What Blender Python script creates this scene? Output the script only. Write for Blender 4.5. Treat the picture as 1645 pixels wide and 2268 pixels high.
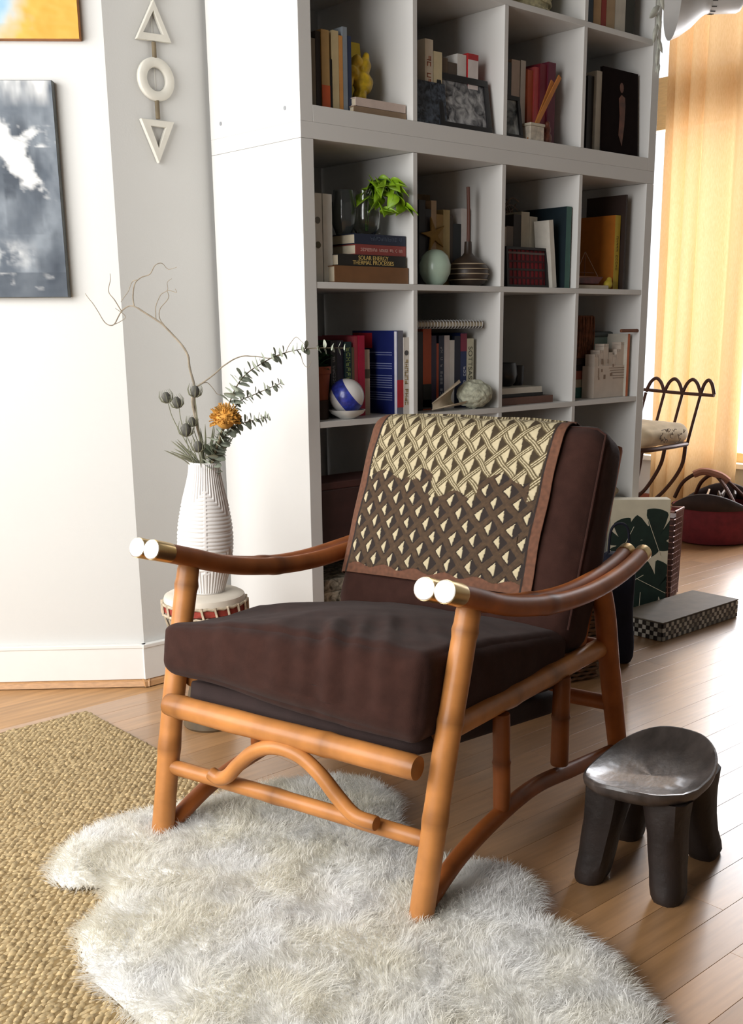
import bpy, bmesh, math, random
import numpy as np
from mathutils import Vector, Matrix, noise as mnoise
rnd = random.Random(7)
for o in list(bpy.data.objects): bpy.data.objects.remove(o, do_unlink=True)
scene = bpy.context.scene
COL = scene.collection
PI = math.pi

# ------------------------------------------------------------------ camera
cam_d = bpy.data.cameras.new('camera'); cam = bpy.data.objects.new('camera', cam_d); COL.objects.link(cam)
yaw, pitch, roll = 0.7352, 0.2518, -0.0077
fwd = Vector((math.sin(yaw)*math.cos(pitch), math.cos(yaw)*math.cos(pitch), -math.sin(pitch)))
rt = fwd.cross(Vector((0,0,1))).normalized(); up = rt.cross(fwd)
cr, sr = math.cos(roll), math.sin(roll)
rt, up = rt*cr + up*sr, up*cr - rt*sr
cam.matrix_world = Matrix(((rt.x,up.x,-fwd.x,-1.7435),(rt.y,up.y,-fwd.y,-2.2424),(rt.z,up.z,-fwd.z,0.9871),(0,0,0,1)))
cam_d.sensor_fit = 'HORIZONTAL'; cam_d.sensor_width = 36
cam_d.lens = 2406.9/1645*36
cam_d.shift_x = -44.0/1645; cam_d.shift_y = 203.0/1645
cam_d.clip_start = 0.05
scene.camera = cam

# ------------------------------------------------------------------ world, window light, exposure
world = bpy.data.worlds.new('world'); scene.world = world; world.use_nodes = True
bg = world.node_tree.nodes['Background']
bg.inputs[0].default_value = (0.93, 0.96, 1.0, 1); bg.inputs[1].default_value = 1.5
def area(name, loc, rot, sx, sy, power, col):
    l = bpy.data.lights.new(name, 'AREA'); l.shape = 'RECTANGLE'; l.size = sx; l.size_y = sy
    l.energy = power; l.color = col
    o = bpy.data.objects.new(name, l); COL.objects.link(o); o.location = loc; o.rotation_euler = rot
    return o
# daylight at the tall windows of the room: one bank out of frame on the left, one behind the curtain
area('window_daylight_left', (-2.72, -0.25, 1.65), (0, -PI/2, 0), 2.0, 3.0, 127, (1.0, 0.995, 0.98))
area('window_daylight_far', (3.42, 0.66, 1.4), (0, PI/2, 0), 2.2, 1.5, 110, (0.95, 0.955, 1.0))
vs = scene.view_settings
vs.view_transform = 'Standard'; vs.look = 'None'; vs.exposure = 0.0; vs.gamma = 1.0
try: vs.use_curve_mapping = False
except Exception: pass

scene.cycles.diffuse_bounces = 2; scene.cycles.max_bounces = 8

# ------------------------------------------------------------------ materials
def lin(c):
    return tuple((x/12.92 if x <= .04045 else ((x+.055)/1.055)**2.4) for x in (v/255 for v in c))
def M(name, rgb, rough=.55, metal=0., var=.12, scale=25., bump=0., bscale=None, stretch=None, coat=0., sheen=0., spec=.5, rand=0., coatr=.12, coatior=0):
    m = bpy.data.materials.new(name); m.use_nodes = True
    nt = m.node_tree; N = nt.nodes; L = nt.links; b = N['Principled BSDF']
    b.inputs['Roughness'].default_value = rough; b.inputs['Metallic'].default_value = metal
    b.inputs['Specular IOR Level'].default_value = spec
    if coat: b.inputs['Coat Weight'].default_value = coat; b.inputs['Coat Roughness'].default_value = coatr
    if sheen: b.inputs['Sheen Weight'].default_value = sheen
    if coatior: b.inputs['Coat IOR'].default_value = coatior
    c = lin(rgb)
    tc = N.new('ShaderNodeTexCoord'); mp = N.new('ShaderNodeMapping'); L.new(tc.outputs['Object'], mp.inputs[0])
    if stretch: mp.inputs['Scale'].default_value = stretch
    nz = N.new('ShaderNodeTexNoise'); nz.inputs['Scale'].default_value = scale; nz.inputs['Detail'].default_value = 5
    L.new(mp.outputs[0], nz.inputs['Vector'])
    rp = N.new('ShaderNodeValToRGB'); L.new(nz.outputs['Fac'], rp.inputs[0])
    rp.color_ramp.elements[0].position = .3; rp.color_ramp.elements[1].position = .7
    rp.color_ramp.elements[0].color = tuple(min(1, x*(1-var)) for x in c)+(1,)
    rp.color_ramp.elements[1].color = tuple(min(1, x*(1+var)) for x in c)+(1,)
    out = rp.outputs[0]
    if rand:
        oi = N.new('ShaderNodeObjectInfo'); mr = N.new('ShaderNodeMapRange')
        mr.inputs[3].default_value = 1-rand; mr.inputs[4].default_value = 1+rand
        L.new(oi.outputs['Random'], mr.inputs[0])
        hs = N.new('ShaderNodeHueSaturation'); L.new(mr.outputs[0], hs.inputs['Value']); L.new(out, hs.inputs['Color']); out = hs.outputs[0]
    L.new(out, b.inputs['Base Color'])
    if bump:
        n2 = N.new('ShaderNodeTexNoise'); n2.inputs['Scale'].default_value = bscale or scale*4; n2.inputs['Detail'].default_value = 4
        L.new(mp.outputs[0], n2.inputs['Vector'])
        bp = N.new('ShaderNodeBump'); bp.inputs['Strength'].default_value = bump; bp.inputs['Distance'].default_value = .004
        L.new(n2.outputs['Fac'], bp.inputs['Height']); L.new(bp.outputs[0], b.inputs['Normal'])
    return m
_mc = {}
def C(rgb, rough=.6, var=.1, **k):
    key = (tuple(rgb), rough, tuple(sorted(k.items())))
    if key not in _mc: _mc[key] = M('paint_%d_%d_%d' % tuple(rgb), rgb, rough, var=var, **k)
    return _mc[key]
WALL = M('wall_paint', (218,217,213), .85, var=.012, scale=3, bump=.06, bscale=220)
WALL2 = M('unseen_wall_tone', (148,144,138), .85, var=.03, scale=3)  # unseen walls: made-up mid grey, set for the light they bounce back
CEILM = M('unseen_ceiling_tone', (104,98,92), .7, var=.08, scale=4, stretch=(1,10,1))  # unseen ceiling: made-up dark grey that keeps bounce light down
TRIM = M('trim_paint', (240,238,233), .45, var=.012)
SHELFW = M('white_laminate', (228,226,222), .38, var=.012, scale=6)
def rattan(name,rgb,rough,coat):
    m=M(name,rgb,rough,var=.22,scale=14,coat=coat,bump=.05,bscale=60,spec=.35); nt=m.node_tree; b=nt.nodes['Principled BSDF']
    src=b.inputs['Base Color'].links[0].from_socket
    at=nt.nodes.new('ShaderNodeVertexColor'); at.layer_name='tone'
    mx=nt.nodes.new('ShaderNodeMix'); mx.data_type='RGBA'; mx.blend_type='MULTIPLY'; mx.inputs['Factor'].default_value=1
    nt.links.new(src,mx.inputs[6]); nt.links.new(at.outputs[0],mx.inputs[7]); nt.links.new(mx.outputs[2],b.inputs['Base Color'])
    return m
RATTAN_LIT = rattan('rattan',(190,126,68),.42,.08)  # lighter copy for front poles and rails, light put into the colour
RATTAN_SHADED = rattan('rattan_shaded',(160,90,42),.46,.0)  # darker copy for arms and rear poles, shade put into the colour
BRASS = M('pale_brass', (206,178,128), .3, 1., var=.06)
CAPM = M('polished_cap', (246,242,232), .3, 1., var=.02)
BROWNF = M('brown_cotton', (56,34,28), .95, var=.16, scale=40, bump=.25, bscale=700, sheen=.05, spec=.15)
DARKF = M('dark_brown_webbing', (46,30,27), .9, var=.15, bump=.2, bscale=400)
IRON = M('wrought_iron', (70,42,30), .5, .5, var=.2)
PAGES = M('book_pages', (222,208,182), .8, var=.06, scale=60, stretch=(1,1,1))

# ------------------------------------------------------------------ mesh helpers
def mesh_obj(name, verts, faces, mat, parent=None, smooth=False, mats=None, mi=None, loc=None, rot=None):
    me = bpy.data.meshes.new(name); me.from_pydata([tuple(v) for v in verts], [], [tuple(f) for f in faces]); me.update()
    for m in (mats or [mat]): me.materials.append(m)
    if mi is not None: me.polygons.foreach_set('material_index', mi)
    if smooth: me.polygons.foreach_set('use_smooth', [True]*len(me.polygons))
    o = bpy.data.objects.new(name, me); COL.objects.link(o)
    if parent: o.parent = parent
    if loc is not None: o.location = loc
    if rot is not None: o.rotation_euler = rot
    return o
class G:
    """collects shapes into one mesh"""
    def __init__(s): s.v=[]; s.f=[]; s.m=[]
    def add(s, v, f, m=0):
        n=len(s.v); s.v += [tuple(p) for p in v]; s.f += [tuple(i+n for i in q) for q in f]; s.m += [m]*len(f); return s
    def box(s, x0,x1,y0,y1,z0,z1, m=0):
        v=[(x,y,z) for z in (z0,z1) for y in (y0,y1) for x in (x0,x1)]
        return s.add(v, [(0,2,3,1),(4,5,7,6),(0,1,5,4),(2,6,7,3),(0,4,6,2),(1,3,7,5)], m)
    def tube(s, pts, r, n=12, m=0, cap=True):
        pts=[Vector(p) for p in pts]; k=len(pts); rs=r if isinstance(r,(list,tuple)) else [r]*k
        v=[]; f=[]; prev=None
        for i,p in enumerate(pts):
            t=(pts[min(i+1,k-1)]-pts[max(i-1,0)]).normalized()
            if prev is None:
                a=Vector((0,0,1)) if abs(t.z)<.9 else Vector((1,0,0)); u=t.cross(a).normalized()
            else:
                u=(prev-t*prev.dot(t)).normalized()
            prev=u; w=t.cross(u)
            for j in range(n):
                a=2*PI*j/n; v.append(p+(u*math.cos(a)+w*math.sin(a))*rs[i])
        for i in range(k-1):
            for j in range(n):
                f.append((i*n+j, i*n+(j+1)%n, (i+1)*n+(j+1)%n, (i+1)*n+j))
        if cap: f.append(tuple(range(n-1,-1,-1))); f.append(tuple((k-1)*n+j for j in range(n)))
        return s.add(v,f,m)
    def lathe(s, prof, n=24, c=(0,0,0), m=0, sx=1., sy=1.):
        v=[]; f=[]
        for r,z in prof:
            for j in range(n):
                a=2*PI*j/n; v.append((c[0]+r*math.cos(a)*sx, c[1]+r*math.sin(a)*sy, c[2]+z))
        for i in range(len(prof)-1):
            for j in range(n): f.append((i*n+j, i*n+(j+1)%n, (i+1)*n+(j+1)%n, (i+1)*n+j))
        if prof[0][0]>1e-6: f.append(tuple(range(n-1,-1,-1)))
        if prof[-1][0]>1e-6: f.append(tuple((len(prof)-1)*n+j for j in range(n)))
        return s.add(v,f,m)
    def prism(s, poly, axis, a0, a1, m=0):
        """extrude a 2D polygon along an axis"""
        n=len(poly); v=[]
        for a in (a0,a1):
            for p,q in poly: v.append({'x':(a,p,q),'y':(p,a,q),'z':(p,q,a)}[axis])
        f=[tuple(range(n-1,-1,-1)), tuple(range(n,2*n))]+[(i,(i+1)%n,n+(i+1)%n,n+i) for i in range(n)]
        return s.add(v,f,m)
    def build(s, name, mat, parent=None, smooth=False, mats=None, loc=None, rot=None, bevel=0, auto=None):
        o = mesh_obj(name, s.v, s.f, mat, parent, False, mats, s.m if mats else None, loc, rot)
        bm = bmesh.new(); bm.from_mesh(o.data)
        bmesh.ops.recalc_face_normals(bm, faces=bm.faces)
        if bevel:
            bmesh.ops.bevel(bm, geom=[e for e in bm.edges if len(e.link_faces)==2 and e.calc_face_angle(0)>.6], offset=bevel, segments=2, affect='EDGES', profile=.6)
        if smooth:
            for fc in bm.faces: fc.smooth = len(fc.verts)<=4
            for e in bm.edges:
                if len(e.link_faces)==2 and e.calc_face_angle(0)>.7: e.smooth=False
        bm.to_mesh(o.data); bm.free()
        return o
def spline(pts, n=8):
    """Catmull-Rom through points (tuples of any length)"""
    P=[np.array(p,float) for p in pts]; out=[]
    for i in range(len(P)-1):
        a=P[max(i-1,0)]; b=P[i]; c=P[i+1]; d=P[min(i+2,len(P)-1)]
        for k in range(n):
            t=k/n
            out.append(.5*((2*b)+(-a+c)*t+(2*a-5*b+4*c-d)*t*t+(-a+3*b-3*c+d)*t**3))
    out.append(P[-1]); return [tuple(p) for p in out]
def thing(name, label, cat, loc=(0,0,0), rz=0., group=None):
    o = bpy.data.objects.new(name, None); COL.objects.link(o); o.location=loc; o.rotation_euler=(0,0,rz)
    o.empty_display_size=.05
    return tag(o,label,cat,group)
def tag(o,label,cat,group=None):
    o['label']=label; o['category']=cat
    if group: o['group']=group
    return o
def struct(o, label=None, cat=None):
    o['kind']='structure'
    if label: o['label']=label
    if cat: o['category']=cat
    return o
def roundbox(hx,hy,hz,r,n=14,bulge=(0,0,0),wr=0,seed=0,freq=6.):
    """rounded, stuffed box: verts, faces"""
    verts=[]; faces=[]; idx={}
    def vid(p):
        k=tuple(round(c,5) for c in p)
        if k not in idx: idx[k]=len(verts); verts.append(p)
        return idx[k]
    g=[-math.cos(PI*i/n) if False else -1+2*i/n for i in range(n+1)]
    g=[math.copysign(abs(x)**.8,x) for x in g]
    for ax in range(3):
        for sg in (-1,1):
            for i in range(n):
                for j in range(n):
                    q=[]
                    for (a,b) in ((i,j),(i+1,j),(i+1,j+1),(i,j+1)):
                        p=[0,0,0]; p[ax]=sg; p[(ax+1)%3]=g[a]; p[(ax+2)%3]=g[b]; q.append(vid(tuple(p)))
                    faces.append(q if sg>0 else q[::-1])
    h=(hx,hy,hz); out=[]
    for p in verts:
        P=[p[i]*h[i] for i in range(3)]; Q=[max(-(h[i]-r),min(h[i]-r,P[i])) for i in range(3)]
        d=Vector([P[i]-Q[i] for i in range(3)]); l=d.length
        v=Vector(Q)+(d*(r/l) if l>1e-9 else d)
        for i in range(3):
            if bulge[i]:
                a,b=p[(i+1)%3],p[(i+2)%3]; v[i]+=math.copysign(bulge[i]*(1-a*a)*(1-b*b),p[i])*abs(p[i])
        if wr:
            s=Vector((v.x*freq,v.y*freq,v.z*freq+seed)); v+=mnoise.noise_vector(s)*wr
        out.append(v)
    return out,faces

# ------------------------------------------------------------------ floor of oak strips
def plank_material():
    m = M('oak_strip', (178,134,90), .42, var=.14, scale=5, stretch=(1.2,14,14), rand=.16, bump=.03, bscale=30, coat=1., coatr=.27, coatior=1.8)
    return m
OAK = plank_material()
fl = struct(G().box(-2.7,3.3,-4.4,3.1,-.06,-.003).build('floor', M('oak_subfloor', (186,142,96), .4, var=.2, scale=4, stretch=(1,14,14))),
            'honey oak strip floor running under the whole room','floor')
pw=.078; bank={}
def plank_mesh(L):
    L=round(L,2)
    if L not in bank:
        g=G().box(0,L-.0007,0,pw-.0007,-.012,0); o=g.build('plank',OAK,bevel=.0003); bank[L]=o.data; bpy.data.objects.remove(o)
    return bank[L]
lens=[.62,.78,.94,1.12,1.3]; r2=random.Random(3); npl=0
row=0; y=-1.84
while y<1.3:
    x=-1.25-r2.random()*.6; xmax=3.15 
    while x<xmax:
        L=r2.choice(lens)
        # only the strips in front of the walls
        ok = not (y>.30 and x<1.5 and x+L<1.6) 
        if ok:
            o=bpy.data.objects.new('plank',plank_mesh(L)); COL.objects.link(o); o.parent=fl; o.location=(x,y,0); npl+=1
        x+=L
    y+=pw; row+=1
# ------------------------------------------------------------------ walls
AX,AY=-.289,.406
WD=Vector((-.7703,.6377,0)); WN=Vector((-.6377,-.7703,0))   # angled left wall: direction, room normal
wang=math.atan2(WD.y,WD.x)
def wall(name,x0,x1,y0,y1,z0=0,z1=2.75,mat=WALL): return struct(G().box(x0,x1,y0,y1,z0,z1).build(name,mat))
lw=struct(G().box(0,2.3,-.12,0,0,2.75).build('wall_left',WALL,loc=(AX,AY,0),rot=(0,0,wang)))
# local +y of that box points to -normal or +normal: room side must be y=0 face
wall('wall_back',AX+.0,1.47,AY,AY+.10)
wall('wall_alcove_side',1.37,1.47,AY+.10,3.0)
wall('wall_alcove_back',1.37,3.3,3.0,3.1)
bx,by=AX+2.3*WD.x,AY+2.3*WD.y
wall('wall_side_return',-2.7,bx+.1,by-.02,by+.1,mat=WALL2)
wall('wall_front',-2.7,3.3,-4.4,-4.3,mat=WALL2)
ceil=struct(G().box(-2.7,3.3,-4.4,3.1,2.75,2.85).build('ceiling',CEILM))
# window wall on the left of the room (out of frame) with a broad opening
lww=struct(G().box(-2.7,-2.6,-4.4,-1.75,0,2.75).box(-2.7,-2.6,1.25,by+.1,0,2.75).box(-2.7,-2.6,-1.75,1.25,0,.5).box(-2.7,-2.6,-1.75,1.25,2.6,2.75).build('wall_window_left',WALL))
w1=G()
for yy in (-1.75,-.76,.24,1.21): w1.box(-2.68,-2.63,yy,yy+.04,.5,2.6)
w1.box(-2.68,-2.63,-1.75,1.25,.5,.54).box(-2.68,-2.63,-1.75,1.25,2.56,2.6)
struct(w1.build('window_1',TRIM,bevel=.002))
# far window wall behind the curtain
fw=struct(G().box(3.1,3.2,-4.4,-.08,0,2.75).box(3.1,3.2,1.42,3.1,0,2.75).box(3.1,3.2,-.08,1.42,0,.31).box(3.1,3.2,-.08,1.42,2.62,2.75).build('wall_window_far',WALL))
WOODW=M('window_wood',(228,198,146),.5,var=.08,stretch=(1,1,6))
w2=G()
for yy in (-.08,.60,1.36): w2.box(3.12,3.18,yy,yy+.05,.31,2.62)
w2.box(3.12,3.18,-.08,1.42,.31,.36).box(3.12,3.18,-.08,1.42,2.57,2.62).box(3.11,3.18,-.08,1.42,1.9,2.14)
win2=struct(w2.build('window_2',WOODW,bevel=.003))
sill=G().box(3.055,3.12,-.12,1.46,.29,.315).build('window_sill',TRIM,win2,bevel=.003)
GLASS=bpy.data.materials.new('window_glass'); GLASS.use_nodes=True
nt=GLASS.node_tree; nt.nodes.remove(nt.nodes['Principled BSDF'])
_t=nt.nodes.new('ShaderNodeBsdfTransparent'); _g=nt.nodes.new('ShaderNodeBsdfGlossy'); _g.inputs['Roughness'].default_value=.02
_x=nt.nodes.new('ShaderNodeMixShader'); _x.inputs[0].default_value=.06
nt.links.new(_t.outputs[0],_x.inputs[1]); nt.links.new(_g.outputs[0],_x.inputs[2]); nt.links.new(_x.outputs[0],nt.nodes['Material Output'].inputs[0])
for (a,b) in ((-.03,.60),(.65,1.36)):
    for (c,d) in ((.36,1.9),(2.14,2.57)):
        G().box(3.148,3.152,a,b,c,d).build('pane',GLASS,win2)
# baseboards and the wooden shoe moulding under them
SHOE=M('oak_moulding',(196,150,104),.4,var=.15,stretch=(2,10,10))
bl=struct(G().box(-.006,2.3,0,.016,.02,.122).box(-.008,2.3,.016,.019,.112,.122).build('baseboard_left',TRIM,loc=(AX,AY,0),rot=(0,0,wang),bevel=.0015))
struct(G().box(AX-.012,0,AY-.016,AY,.02,.122).box(AX-.013,0,AY-.019,AY-.016,.112,.122).build('baseboard_back',TRIM,bevel=.0015))
struct(G().prism([(0,0),(.022,0),(.018,.014),(.010,.021),(0,.022)],'x',-.012,2.3).build('trim_1',SHOE,loc=(AX,AY,0),rot=(0,0,wang)))
struct(G().prism([(0,0),(-.022,0),(-.018,.014),(-.010,.021),(0,.022)],'x',AX-.016,0).build('trim_2',SHOE,loc=(0,AY,0)))
struct(G().box(3.07,3.1,-4.3,3.0,0,.11).build('baseboard_far',M('red_oak_base',(150,74,48),.4,var=.15),bevel=.003))

# ------------------------------------------------------------------ the two stacked white cube bookcases
FR,CE,DV,DP=.039,.335,.016,.39
COLX=[FR+i*(CE+DV) for i in range(4)]       # left edge of each column
def bookcase(z0,rows,label):
    t=thing('cube_bookcase',label,'bookcase',(0,0,z0),0,'stacked white cube bookcases')
    H=2*FR+rows*CE+(rows-1)*DV; W=2*FR+4*CE+3*DV
    def part(n,*b): G().box(*b).build(n,SHELFW,t,bevel=.0012)
    part('side_panel',0,FR,0,DP,0,H-FR); part('side_panel',W-FR,W,0,DP,0,H-FR)
    part('top_panel',0,W,0,DP,H-FR+.0006,H); part('bottom_panel',FR,W-FR,0,DP,0,FR)
    for i in range(rows-1):
        z=FR+CE+i*(CE+DV); part('shelf',FR,W-FR,.001,DP,z,z+DV)
    for r in range(rows):
        z=FR+r*(CE+DV)
        for i in range(3): part('divider',FR+CE+i*(CE+DV),FR+CE+i*(CE+DV)+DV,0,DP,z,z+CE)
    for (y,z) in ((.06,.035),(.34,.035)):      # cam-lock holes with grey plugs on the visible side
        g=G(); g.tube([(-.0012,y,z),(.002,y,z)],.005,10); g.build('screw_cover',C((150,152,155),.5),t)
    return t
low=bookcase(0,4,'lower four-row white cube bookcase standing on the floor')
upc=bookcase(1.466,2,'upper white cube bookcase stacked on top of the other, cut by the picture top')
RZ={'A':1.505,'B':1.856,'1':1.092,'2':.741,'3':.39,'4':.039}

# ------------------------------------------------------------------ rattan armchair (local x across, y to the back)
CH_LOC=(-.6992,-.7815,0); CH_RZ=math.radians(-75.34)
chair=thing('rattan_armchair','low rattan lounge armchair with double-pole arms and arched front brace','armchair',CH_LOC,CH_RZ)
def pole(name,pts,r,parent,n=16,k=8,mat=RATTAN_LIT,nodes=(),taper=None,seed=0):
    """a rattan pole: spline, slight thickness wander, swollen nodes at fractions of the length"""
    P=spline(pts,k) if len(pts)>2 else [tuple(np.array(pts[0])+(np.array(pts[1])-np.array(pts[0]))*i/40) for i in range(41)]
    L=len(P)-1; rs=[]
    for i,p in enumerate(P):
        f=i/L; q=r*(1+.05*mnoise.noise(Vector((f*5,seed*3.1,r*50))))
        if taper: q*=1+(taper-1)*f
        for nd in nodes: q+=r*.10*math.exp(-((f-nd)/.014)**2)
        if i==0 or i==L: q*=.93
        rs.append(q)
    o=G().tube(P,rs,n).build(name,mat,parent,smooth=True)
    Ln=sum((Vector(a)-Vector(b)).length for a,b in zip(P,P[1:])); tn=[]
    for i,p in enumerate(P):      # scorched joints, darker cut ends, blotchy bark
        f=i/L; q=1+.16*mnoise.noise(Vector((f*Ln*22,seed*1.7,3)))
        for nd in nodes: q-=.42*math.exp(-((f-nd)*Ln/.012)**2)
        q-=.38*math.exp(-(f*Ln/.03)**2)+.38*math.exp(-((1-f)*Ln/.03)**2)
        q=max(.3,q)
        for j in range(n):
            k=q*(1+.12*mnoise.noise(Vector((math.cos(2*PI*j/n)*3,math.sin(2*PI*j/n)*3,f*Ln*3+seed)))); tn+= [k,k*(.97 if q<.8 else 1),k*(.93 if q<.8 else 1),1]
    at_=o.data.color_attributes.new('tone','FLOAT_COLOR','POINT'); at_.data.foreach_set('color',tn)
    return o
for s in (-1,1):
    lg=pole('front_leg',[(s*.296,.000,.006),(s*.300,.028,.13),(s*.304,.062,.28),(s*.308,.10,.42),(s*.311,.132,.535)],.0215,chair,n=18,k=10,nodes=(.36,.63,.9),seed=s)
    pole('rear_leg',[(s*.300,.70,.47),(s*.30,.745,.40),(s*.298,.80,.24),(s*.296,.885,.004)],.0225,chair,n=16,seed=s+4,mat=RATTAN_SHADED)
    pole('side_rail',[(s*.282,.09,.325),(s*.283,.40,.313),(s*.285,.79,.300)],.021,chair,n=16,k=12,nodes=(.42,.62),seed=s+7)
    pole('side_stretcher',[(s*.292,.02,.035),(s*.292,.14,.078),(s*.292,.30,.098),(s*.292,.45,.098),(s*.292,.62,.070),(s*.292,.86,.03)],.0165,chair,n=14,seed=s+9,mat=RATTAN_SHADED)
    pole('side_post',[(s*.292,.292,.298),(s*.294,.297,.108)],.0165,chair,n=14,nodes=(.5,),seed=s+11,mat=RATTAN_SHADED)
    pole('side_post',[(s*.292,.556,.295),(s*.294,.552,.106)],.0185,chair,n=14,nodes=(.45,),seed=s+13,mat=RATTAN_SHADED)
    pole('back_post',[(s*.262,.675,.27),(s*.262,.768,.50),(s*.262,.822,.63),(s*.262,.862,.725)],.019,chair,n=14,seed=s+15,mat=RATTAN_SHADED)
    # double-pole arms
    for j,(xo,) in enumerate(((.294,),(.331,))):
        sp=0.
        path=[(s*xo,.022,.588),(s*xo,.075,.571),(s*xo,.13,.553),(s*xo,.21,.526),(s*(xo+.002),.30,.504),(s*(xo+.006),.42,.484),(s*(xo+.010),.54,.475),(s*(xo+.011),.66,.476),(s*(xo+.006),.79,.484),(s*(xo-.002),.885,.495)]
        ap=pole('arm_pole',path,.0182,chair,n=20,mat=RATTAN_SHADED,nodes=(.52,),seed=s+20+j)
        d=(Vector(path[0])-Vector(path[1])).normalized(); p0=Vector(path[0])
        g=G().tube([p0-d*.045,p0-d*.040,p0-d*.002,p0+d*.001],[.0187,.0193,.0193,.0190],24); g.build('ferrule',BRASS,ap,smooth=True)
        g=G().tube([p0+d*.0005,p0+d*.0035,p0+d*.0042],[.0186,.0186,.0168],24); g.build('end_cap',CAPM,ap,smooth=True)
        e=Vector(path[-1]); d2=(e-Vector(path[-2])).normalized()
        g=G().tube([e-d2*.028,e-d2*.026,e+d2*.001,e+d2*.003],[.0186,.0192,.0192,.0170],24); g.build('ferrule',BRASS,ap,smooth=True)
pole('front_rail',[(-.279,.024,.290),(-.1,.021,.289),(.1,.021,.288),(.281,.020,.286)],.0222,chair,n=20,k=10,nodes=(.09,.66),seed=31)
pole('lower_front_rail',[(-.285,.034,.156),(0,.034,.156),(.285,.034,.154)],.0150,chair,n=16,k=10,nodes=(.45,),seed=33)
pole('arched_brace',[(-.162,.006,.182),(-.142,.006,.176),(-.120,.006,.186),(-.095,.006,.212),(-.055,.006,.247),(-.008,.006,.266),(.045,.006,.263),(.090,.006,.239),(.130,.006,.203),(.165,.006,.178),(.208,.006,.175)],.0135,chair,n=16,seed=35)
pole('rear_stretcher',[(-.298,.83,.155),(0,.83,.155),(.298,.83,.155)],.018,chair,n=14,seed=37,mat=RATTAN_SHADED)
pole('rear_rail',[(-.285,.775,.30),(0,.775,.30),(.285,.775,.30)],.018,chair,n=14,seed=39,mat=RATTAN_SHADED)
for h in (.50,.60,.705):
    yb=.678+(h-.27)*.41
    pole('back_rail',[(-.262,yb+.004,h),(0,yb+.004,h),(.262,yb+.004,h)],.012,chair,n=10,seed=h*10,mat=RATTAN_SHADED)
v,f=roundbox(.262,.285,.024,.012,10)
o=mesh_obj('seat_webbing',v,f,DARKF,chair,True); o.location=(0,.342,.262); o.rotation_euler=(math.radians(-9.5),0,0)
def toW(x,y,z):
    c,s=math.cos(CH_RZ),math.sin(CH_RZ); return (CH_LOC[0]+c*x-s*y, CH_LOC[1]+s*x+c*y, z)

# seat cushion, a thing of its own on the chair
v,f=roundbox(.279,.295,.062,.026,92,bulge=(.012,.026,.024))
vv=[]
for p in v:
    p=Vector(p); fr=max(0,(-p.y-.05)/.26); q=(p.x/.28+1)/2; q=max(0,min(1,q))
    if p.z<0: p.z*=1+.50*q*min(1,fr*1.3)                      # fuller, sagging towards the right front corner
    else: p.z*=1-.50*max(0,1-q*2.4)*min(1,fr*1.2+.25)          # pressed down at the left corner
    w=math.exp(-((p.y+.20)/.12)**2)*(1 if p.z>-.045 else .25)*(.35+.65*min(1,max(0,(p.x+.22)/.2)))
    ph=(p.x*.92+p.y*.62)*120+4.5*mnoise.noise(Vector((p.x*5,p.y*5,1)))
    amp=max(0,.30+1.1*mnoise.noise(Vector((p.x*6,p.y*4,3))))
    cr_=(math.sin(ph)*.6+.4*math.sin(ph*.53+1))*w*amp*1.6
    if p.z>-.02: p.z+=.0060*cr_
    if p.y<-.2: p.y-=.0060*cr_
    p+=mnoise.noise_vector(p*7)*.0055+mnoise.noise_vector(p*18)*.0018
    if fr>0: p.x*=1+.05*fr*fr
    vv.append(p)
sc=mesh_obj('seat_cushion',vv,f,BROWNF,None,True); sc.location=toW(0,.315,.365); sc.rotation_euler=(math.radians(-10),0,CH_RZ)
sc.rotation_mode='XYZ'; tag(sc,'plump dark brown cotton seat cushion creased at its front edge','cushion')
# back cushion leaning against the back frame
LEAN=math.radians(22.6); BH,BT=.236,.074     # half height, half thickness
bc=thing('back_cushion','thick dark brown back cushion leaning in the armchair','cushion',toW(0,.555,.352),CH_RZ)
v,f=roundbox(.290,BT,BH,.046,26,bulge=(.006,.016,.008))
vv=[]
for p in v:
    p=Vector(p); p+=mnoise.noise_vector(p*8)*.005+mnoise.noise_vector(p*20)*.0015; vv.append(p)
def lean(p):   # cushion frame -> chair frame relative to the cushion foot
    x,y,z=p; z=z+BH; y=y+BT
    return Vector((x, y*math.cos(LEAN)+z*math.sin(LEAN), -y*math.sin(LEAN)+z*math.cos(LEAN)))
mesh_obj('cushion_cover',[lean(p) for p in vv],f,BROWNF,bc,True)
g=G(); pts=[]
for t in np.linspace(-1,1,24): pts.append(lean((t*.268,-BT+.018,BH-.004+.004*math.cos(t*3))))
for t in np.linspace(1,-.9,18): pts.append(lean((.288,-BT+.018,t*(BH-.02))))
g.tube(pts,.0028,6); g.build('seam_piping',BROWNF,bc,smooth=True)

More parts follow.
